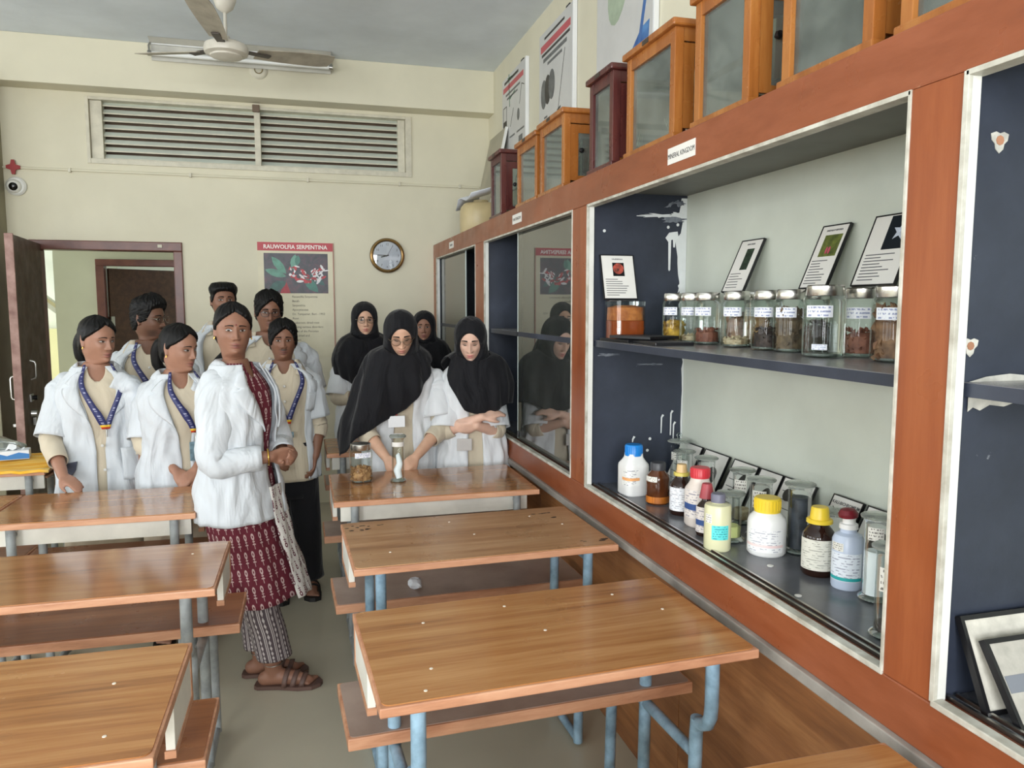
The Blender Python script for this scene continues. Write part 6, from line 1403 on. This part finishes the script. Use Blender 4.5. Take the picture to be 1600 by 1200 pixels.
        def of(ph, z):
            o = np.interp(ph, oa, oz_)
            if offlow is not None: o = o + np.interp(ph, [R(q) for q in offlow[0]], offlow[1]) * np.clip((1.27 - z) / .25, 0, 1)
            hi = np.clip((z - 1.265) / .14, 0, 1); la = (.205 - .115 * hi) * s.ws; lb_ = .128 - .050 * hi
            ext = np.maximum(0, la - s.A(z * s.sc) / s.sc - .03) * np.abs(np.sin(ph)) ** 1.5 + np.maximum(0, lb_ - s.F(z * s.sc) / s.sc - .03) * np.cos(ph) ** 2
            return np.where(z > 1.265, np.where(z > 1.33, .028 + (o - .028) * np.clip((1.40 - z) / .07, 0, 1), o) + ext * s.sc * sm(z, 1.255, 1.31), o)
        s.cloth('scarf_drape', mat, lambda p: 1.405 - .062 * max(0, math.cos(p)) ** 2, lambda p: float(np.interp(p, ba, bz)), of, rows=rows, cols=110, fold=fold * 1.5, flare=0, k=8, uv=False, parent=hj)
        return hj
# ------------------------------------------------------------------ the eleven people
def plain_trousers(p, mat, zb=.08):
    p.trousers(mat, zb=zb)
FT = lambda x, y, dx=.085: [(x - dx, y + .02, .07), (x + dx, y + .02, .07)]
m_sand = plain('brown_sandal', (98, 74, 66), .5, var=.1); m_sandb = plain('black_sandal', (26, 25, 26), .5, var=.1)
m_idw = plain('white_identity_card', (232, 234, 236), .35, var=.03)
m_idb = plain('blue_grey_identity_card', (120, 148, 160), .3, var=.2, vscale=50)

# the woman in maroon in the aisle
T = Person('woman in a white coat over a maroon printed kurta, hands clasped, standing in the aisle', -.115, 3.15, 60, 1.527, skin_k='a', hs=.81, ws=.97,
           lean=((0, 0, 0), (.10, 0, 0), (.40, -.06, 0), (.72, -.115, 0), (1.0, -.13, 0), (1.25, -.125, 0), (1.6, -.13, .0)), hyaw=-47, hpitch=2, hroll=2, seed=3)
T.head(eyes='open', brow=1.0, gaze=-.05, bindi=True); T.hair('tied'); T.earring(-1); T.earring(1)
sR, eR, wR = T.arm(-1, (-.315, 3.035, 1.225), (-.318, 2.985, .945), (-.115, 3.005, .955), (-.005, 3.05, .962), (.25, .95, .1), (.45, .6, .4), .6, -1)
sL, eL, wL = T.arm(1, (-.165, 3.275, 1.225), (-.095, 3.275, .965), (-.072, 3.085, .935), (-.02, 3.0, .935), (-.75, .2, .6), (.5, .6, .4), .6, 1)
T.legs([(-.19, 3.22, .08), (-.135, 3.10, .08)], knees=[(-.215, 3.22, .40), (-.185, 3.10, .40)], foot_dir=[(.97, -.12, 0), (.97, -.2, 0)])
T.trousers(M_STR, .082, .072, .13); T.sandals(m_sand, 3)
zk = lambda p: .39 + (.03 if abs(p) > 2 else 0)
T.cloth('kurta', M_MAR, lambda a: 1.365 if abs(a) > R(22) else 1.30 + .065 * abs(a) / R(22), zk, .006, fold=.004, flare=.034, k=6, rows=60, zflare=.80)
cT = T.coat(.735, op=lambda z: R(float(np.interp(z, [.7, 1.0, 1.2, 1.31, 1.372], [14, 20, 26, 30, 34]))), opl=lambda z: R(float(np.interp(z, [.7, .95, 1.1, 1.22, 1.31, 1.372], [-2, 0, 8, 18, 28, 36]))), off=.028, flare=.026, fold=.006,
       sleeves=[([sR + Vector((.07, .02, .045)), sR + Vector((.012, .004, .006)), sR.lerp(eR, .5), eR, eR.lerp(wR, .5), wR], [.040, .058, .064, .064, .060, .057, .052, .050], (0, .93)),
                ([sL + Vector((-.07, .0, .045)), sL + Vector((-.012, 0, .006)), sL.lerp(eL, .5), eL, eL.lerp(wL, .5), wL], [.040, .058, .064, .064, .060, .057, .052, .050], (0, .93))])
dup_rows = []; uvr = []
for i in range(30):
    t_ = i / 29; z = .86 - .47 * t_; row = []
    for j in range(7):
        q = j / 6; ph = R(-2 + 30 * q); p = T.surf(np.array(ph), np.array(z * T.sc), .034 + .05 * t_ + .006 * math.sin(j * 2 + i * .4)); row.append(p)
    dup_rows.append(row); uvr.append([(j / 6, t_) for j in range(7)])
b = MB(); b.grid(np.array(dup_rows), uv=uvr); o = b.build('printed_scarf', M_DUP, T.o, 180); md = o.modifiers.new('s', 'SOLIDIFY'); md.thickness = .003
wv = (wR - eR).normalized(); bp = wR - wv * .012; u1 = wv.orthogonal().normalized(); u2 = wv.cross(u1)
MB().tube([tuple(bp + (u1 * math.cos(a) + u2 * math.sin(a)) * .031) for a in [2 * PI * k / 22 for k in range(23)]], .0032, 8, caps=False).build('bangle', M_GOLD, T.o, 60)
for (f, d, side, hip, kn) in T.feet: MB().tube([(f.x + .038 * math.cos(a), f.y + .038 * math.sin(a), .105 + .006 * math.cos(a)) for a in [2 * PI * k / 20 for k in range(21)]], .0018, 6, caps=False).build('anklet', m_steel, T.o, 60)
T.finish()

def student_f(label, x, y, rz, Ht, skin_k, hyaw, hpitch, arms, seed, lean=((0, 0, 0), (2, 0, 0)), lan=None, hair='tied', hs=.85, ws=1.0, op=14, hem=.70, ear=True, eyes='open', gaze=0, short=True, coat_kw={}, bare_cut=.80, hroll=0):
    p = Person(label, x, y, rz, Ht, skin_k=skin_k, lean=lean, hyaw=hyaw, hpitch=hpitch, hroll=hroll, hs=hs, ws=ws, seed=seed)
    p.head(eyes=eyes, gaze=gaze, ears=hair is not None)
    if hair: p.hair(hair)
    if ear and hair: p.earring(-1); p.earring(1)
    sl_c, sl_b = [], []
    for (side, sh, el, wr, hd, n, curl, ts) in arms:
        a, e, w_ = p.arm(side, sh, el, wr, hd, n, curl, .4, ts)
        inn = a + Vector((-.07 * side, .0, .045))
        sl_c.append(([inn, a, a.lerp(e, .5), e + (e - a).normalized() * .02], [.042, .060, .067, .073, .078], (0, .90)))
        sl_b.append(([a, a.lerp(e, .6), e, e.lerp(w_, .5), w_], [.05, .052, .050, .050, .047, .044], (.25, bare_cut)))
    p.legs(FT(x, y)); p.trousers(M_TROU); p.sandals(m_sandb, 1)
    k = p.shirt(M_BEIGE, 1.285, .42, .012, name='kurta')
    for (pts, rad, cut) in sl_b: p.sleeve('kurta_sleeve', M_BEIGE, pts, rad, k, .003, cut=cut)
    p.coat(hem, op=lambda z: R(float(np.interp(z, [.7, .95, 1.06, 1.2, 1.32, 1.37], [4, 4, 8, 20, 27, 14]))), sleeves=sl_c, **coat_kw)
    if lan: p.lanyard(**lan)
    return p
HG = (.25, .35, .3)
# two women students behind the left desk
p1 = student_f('woman student with a blue lanyard and one hand on the desk, leftmost person', -.903, 3.89, 14, 1.47, 'b', 34, 6,
    [(-1, (-1.05, 3.91, 1.165), (-1.085, 3.82, .925), (-.99, 3.62, .797), (-.90, 3.53, .765), (.1, .2, -1), (.15, .2, .2), -1),
     (1, (-.757, 3.85, 1.165), (-.722, 3.88, .915), (-.714, 3.84, .78), (-.714, 3.81, .69), (-1, 0, 0), HG, 1)], 5, lan=dict(z1=1.06, ph1=6, card=None), gaze=.25)
pk = Vector(p1.surf(np.array(R(-52)), np.array(.895 * p1.sc), .052)); pk2 = Vector(p1.surf(np.array(R(-22)), np.array(.905 * p1.sc), .056))
po_ = MB().prism([(0, 0), (.085, .008), (.072, -.03), (.045, -.058), (.018, -.068), (0, -.06)], 0, .006).build('phone_edge', plain('slate_phone_case', (70, 74, 90), .7), p1.o); po_.matrix_local = frame_mtx(pk, pk2 - pk, (0, 0, 1))  # dark edge of a phone at the coat pocket
p1.pocket(22, 62, .80, .96, .046); p1.button(2, .86, .045); p1.button(1, .98, .045); p1.finish()
p3 = student_f('woman student with tied hair looking sideways, between the leftmost student and the woman in maroon', -.54, 3.735, 20, 1.436, 'b', 34, 8,
    [(-1, (-.675, 3.82, 1.138), (-.695, 3.745, .91), (-.545, 3.61, .80), (-.465, 3.565, .755), (.3, .3, -1), (.35, .4, .3), -1),
     (1, (-.42, 3.73, 1.138), (-.375, 3.75, .91), (-.46, 3.60, .80), (-.50, 3.55, .765), (-.3, .3, -1), (.35, .4, .3), 1)], 8, lan=dict(z1=1.075, ph1=10, card=(.055, .085, m_idb)), gaze=.25, hair='tied')
p3.button(6, .98, .045); p3.finish()

# men students
def student_m(label, x, y, rz, Ht, skin_k, hyaw, hpitch, arms, seed, hair, lan=None, mous=0, beard=0, spec=None, hs=.87, ws=.95, op=12, hem=.66, trou=M_BLACKC, feet=None, gaze=0, collar_skin=1.30, eyes='open'):
    p = Person(label, x, y, rz, Ht, male=True, skin_k=skin_k, hyaw=hyaw, hpitch=hpitch, hs=hs, ws=ws, seed=seed)
    p.head(beard=beard, mous=mous, gaze=gaze, brow=1.35, eyes=eyes); p.hair(hair)
    if spec: p.glasses(spec, .0215, 2.6)
    sl_c, sl_b = [], []
    for (side, sh, el, wr, hd, n, curl, ts) in arms:
        a, e, w_ = p.arm(side, sh, el, wr, hd, n, curl, .4, ts); inn = a + Vector((-.07 * side, 0, .045))
        sl_c.append(([inn, a, a.lerp(e, .5), e + (e - a).normalized() * .02], [.042, .060, .067, .075, .080], (0, .80)))
        sl_b.append(([a, a.lerp(e, .6), e, e.lerp(w_, .5), w_], [.05, .052, .054, .056, .05, .044], (.25, .66)))
    p.legs(feet or FT(x, y, .09)); p.trousers(trou, .098, .072, .075); p.sandals(m_sandb, 2, .022)
    k = p.shirt(M_BEIGE, collar_skin, .69, .012, vw=20, name='shirt')
    for sg in (-1, 1):                                               # shirt collar points
        rows = []
        for i in range(8):
            t_ = i / 7; z = 1.378 - .075 * t_; ph = sg * R(44 - 24 * t_)
            rows.append([p.surf(np.array(ph), np.array(z * p.sc), .020 + .008 * t_), p.surf(np.array(ph + sg * R(20 + 12 * math.sin(PI * t_))), np.array((z - .006) * p.sc), .026)])
        b = MB(); b.grid(np.array(rows)); o = b.build('shirt_collar', M_BEIGE, k, 180); md = o.modifiers.new('s', 'SOLIDIFY'); md.thickness = .003
    for (pts, rad, cut) in sl_b: p.sleeve('shirt_sleeve', M_BEIGE, pts, rad, k, .003, cut=cut)
    p.coat(hem, op=lambda z: R(op + 22 * max(0, min(1, (1.36 - z) / .06))), sleeves=sl_c)
    p.pocket(34, 56, 1.10, 1.20, .040)
    for i in range(4): p.button(0, 1.24 - .085 * i, .018)
    if lan: p.lanyard(**lan)
    p.finish(); return p
def hang(x, y, Ht, d=.20, yy=0):
    s = Ht / 1.6
    return [(-1, (x - d * s * .86, y, 1.262 * s), (x - d * s * 1.06, y + .02, .99 * s), (x - d * s * 1.05, y - .05, .765 * s), (x - d * s * 1.04, y - .07, .66 * s), (1, 0, 0), HG, -1),
            (1, (x + d * s * .86, y, 1.262 * s), (x + d * s * 1.06, y + .02, .99 * s), (x + d * s * 1.05, y - .05, .765 * s), (x + d * s * 1.04, y - .07, .66 * s), (-1, 0, 0), HG, 1)]
student_m('bearded man student in spectacles looking sideways, standing before the open doorway', -.775, 4.42, 12, 1.558, 'e', 52, 2, hang(-.775, 4.42, 1.558), 11, 'quiff', lan=dict(z1=1.10, ph1=4, card=None, clip=False), beard=.9, mous=.9, spec=M_WIRE, gaze=.2)
student_m('tall man student with a flat-topped haircut, hidden behind the woman in maroon', -.44, 4.97, 4, 1.66, 'f', 10, 0, hang(-.44, 4.97, 1.66), 12, 'flat', mous=.6)
student_m('man student in dark-framed spectacles leaning over the shorter boy', -.165, 4.50, 2, 1.60, 'f', 6, 8, hang(-.165, 4.50, 1.60, .225), 13, 'fringe', spec=M_SPECK, mous=.4, ws=1.08)
student_m('boy with a thin moustache and black trousers, blue lanyard, in the aisle', -.085, 4.13, 2, 1.445, 'f', 2, 2,
    [(-1, (-.215, 4.13, 1.145), (-.24, 4.10, .885), (-.15, 3.99, .80), (-.10, 3.95, .73), (.6, .6, -.3), HG, -1), (1, (.045, 4.13, 1.145), (.082, 4.13, .885), (.062, 4.07, .745), (.052, 4.04, .66), (-1, 0, 0), (.35, .45, .35), 1)],
    14, 'fringe', lan=dict(z1=1.03, ph1=2, card=(.058, .03, m_idb)), mous=.85, hs=.815, ws=.93, op=15, hem=.70, feet=[(-.13, 4.14, .07), (.03, 4.16, .07)])

# veiled women students
def student_h(label, x, y, rz, Ht, skin_k, hyaw, hpitch, arms, seed, bot, offd, lean=((0, 0, 0), (2, 0, 0)), spec=False, eyes='open', gaze=0, op=10, card=None, bare_cut=.72, hroll=0, opening=(.056, .083, -.018), fold=.006, sl_cut=.90, coat_kw={}, offlow=None):
    p = Person(label, x, y, rz, Ht, skin_k=skin_k, lean=lean, hyaw=hyaw, hpitch=hpitch, hroll=hroll, hs=.855, seed=seed)
    p.head(eyes=eyes, gaze=gaze, ears=False, brow=1.35)
    if spec: p.glasses(M_WIRE, .0225, 2.0)
    sl_c, sl_b = [], []
    for (side, sh, el, wr, hd, n, curl, ts) in arms:
        a, e, w_ = p.arm(side, sh, el, wr, hd, n, curl, .4, ts); inn = a + Vector((-.07 * side, 0, .045))
        sl_c.append(([inn, a, a.lerp(e, .5), e + (e - a).normalized() * .02], [.044, .062, .070, .078, .084], (0, sl_cut)))
        sl_b.append(([a, a.lerp(e, .6), e, e.lerp(w_, .5), w_], [.05, .054, .056, .056, .05, .044], (.25, bare_cut)))
    p.legs(FT(x, y)); p.trousers(M_TROU); p.sandals(m_sandb, 1)
    k = p.shirt(M_BEIGE, 1.27, .42, .012, name='kurta', ztop=1.31)
    for (pts, rad, cut) in sl_b: p.sleeve('kurta_sleeve', M_BEIGE, pts, rad, k, .003, cut=cut)
    p.coat(.70, op=lambda z: R(op), sleeves=sl_c, lapel=False, collar=False, ztop=1.325, mat=M_COATLIT, off=.026, flare=.022, **coat_kw)
    p.hijab(bot, offd, opening=opening, fold=fold, offlow=offlow)
    return p
even = lambda v: ([-180, 180], [v, v])
p8 = student_h('veiled student in round spectacles with folded arms, nearest the plant chart', .40, 4.97, 4, 1.535, 'c', -2, 0,
    [(-1, (.26, 4.97, 1.165), (.225, 4.92, .955), (.41, 4.80, .955), (.50, 4.79, .97), (0, 1, .1), HG, -1), (1, (.55, 4.97, 1.165), (.585, 4.92, .955), (.42, 4.79, .935), (.33, 4.80, .94), (0, 1, .1), HG, 1)], 21,
    ([-180, -100, -60, 0, 45, 100, 180], [1.16, 1.16, 1.14, 1.04, 1.02, 1.12, 1.16]), ([-180, -90, -50, 0, 50, 90, 180], [.045, .055, .055, .045, .05, .055, .045]), spec=True)
p8.finish()
p10 = student_h('veiled student at the back beside the cabinet, partly hidden', .86, 5.46, -2, 1.475, 'b', -10, 0, hang(.86, 5.46, 1.475, .135), 22,
    ([-180, -100, -60, 0, 60, 100, 180], [1.16, 1.18, 1.14, 1.05, 1.12, 1.18, 1.16]), even(.055))
p10.finish()
p9 = student_h('veiled student in spectacles looking down over the jars, black shawl to the waist', .485, 3.90, 0, 1.505, 'c', -4, 26,
    [(-1, (.345, 3.84, 1.160), (.30, 3.79, .915), (.385, 3.64, .80), (.43, 3.575, .765), (.5, .2, -.6), (.4, .5, .4), -1), (1, (.655, 3.84, 1.160), (.675, 3.79, .915), (.525, 3.64, .80), (.465, 3.585, .765), (-.5, .2, -.6), (.4, .5, .4), 1)], 23,
    ([-180, -125, -95, -78, -62, -45, -25, 0, 15, 30, 50, 80, 180], [1.15, 1.10, .95, .83, .86, .95, 1.02, 1.08, 1.14, 1.22, 1.31, 1.335, 1.25]), ([-180, -110, -80, -55, -20, 0, 30, 60, 180], [.05, .06, .066, .06, .05, .05, .045, .04, .045]),
    lean=((0, 0, 0), (.75, 0, .02), (1.0, 0, -.01), (1.3, 0, -.075), (1.7, .0, -.12)), spec=True, eyes='down', op=13, hroll=-3, fold=.009, sl_cut=.80, offlow=([-180, -120, -95, -50, -25, 0, 180], [0, .04, .095, .105, .04, 0, 0]))
q = Vector(p9.surf(np.array(R(-9)), np.array(.99), .05)); MB().tube([tuple(q + Vector((0, 0, .075))), tuple(q)], .0045, 8).build('card_strap', plain('red_strap', (206, 60, 66), .5), p9.o, 60)
MB().box((q.x, q.y - .006, q.z - .03), (.082, .004, .056), bev=.0015).build('identity_card', m_idw, p9.o); p9.finish()
p11 = student_h('veiled student with folded arms looking down, standing against the cabinet', .845, 3.835, -4, 1.465, 'd', -12, 20,
    [(-1, (.725, 3.85, 1.135), (.695, 3.78, .90), (.86, 3.675, .975), (.945, 3.685, .995), (0, .6, -.8), (.2, .3, .25), -1), (1, (.945, 3.85, 1.135), (.955, 3.77, .89), (.835, 3.69, .93), (.74, 3.70, .92), (0, .9, .3), (.3, .4, .3), 1)], 24,
    ([-180, -110, -75, -52, -34, -14, 0, 25, 42, 55, 90, 120, 180], [1.25, 1.33, 1.36, 1.345, 1.21, 1.10, 1.08, 1.09, 1.11, 1.13, 1.12, 1.15, 1.2]), ([-180, -90, -40, 0, 45, 70, 95, 180], [.045, .05, .05, .05, .055, .065, .065, .05]), eyes='down', op=9, bare_cut=.64, fold=.007)
MB().box((.0, 0, 0), (.075, .004, .06), bev=.0015).build('identity_card', plain('grey_identity_card', (196, 192, 188), .4), p11.o, loc=tuple(Vector(p11.surf(np.array(R(-14)), np.array(.835), .045)))); p11.finish()
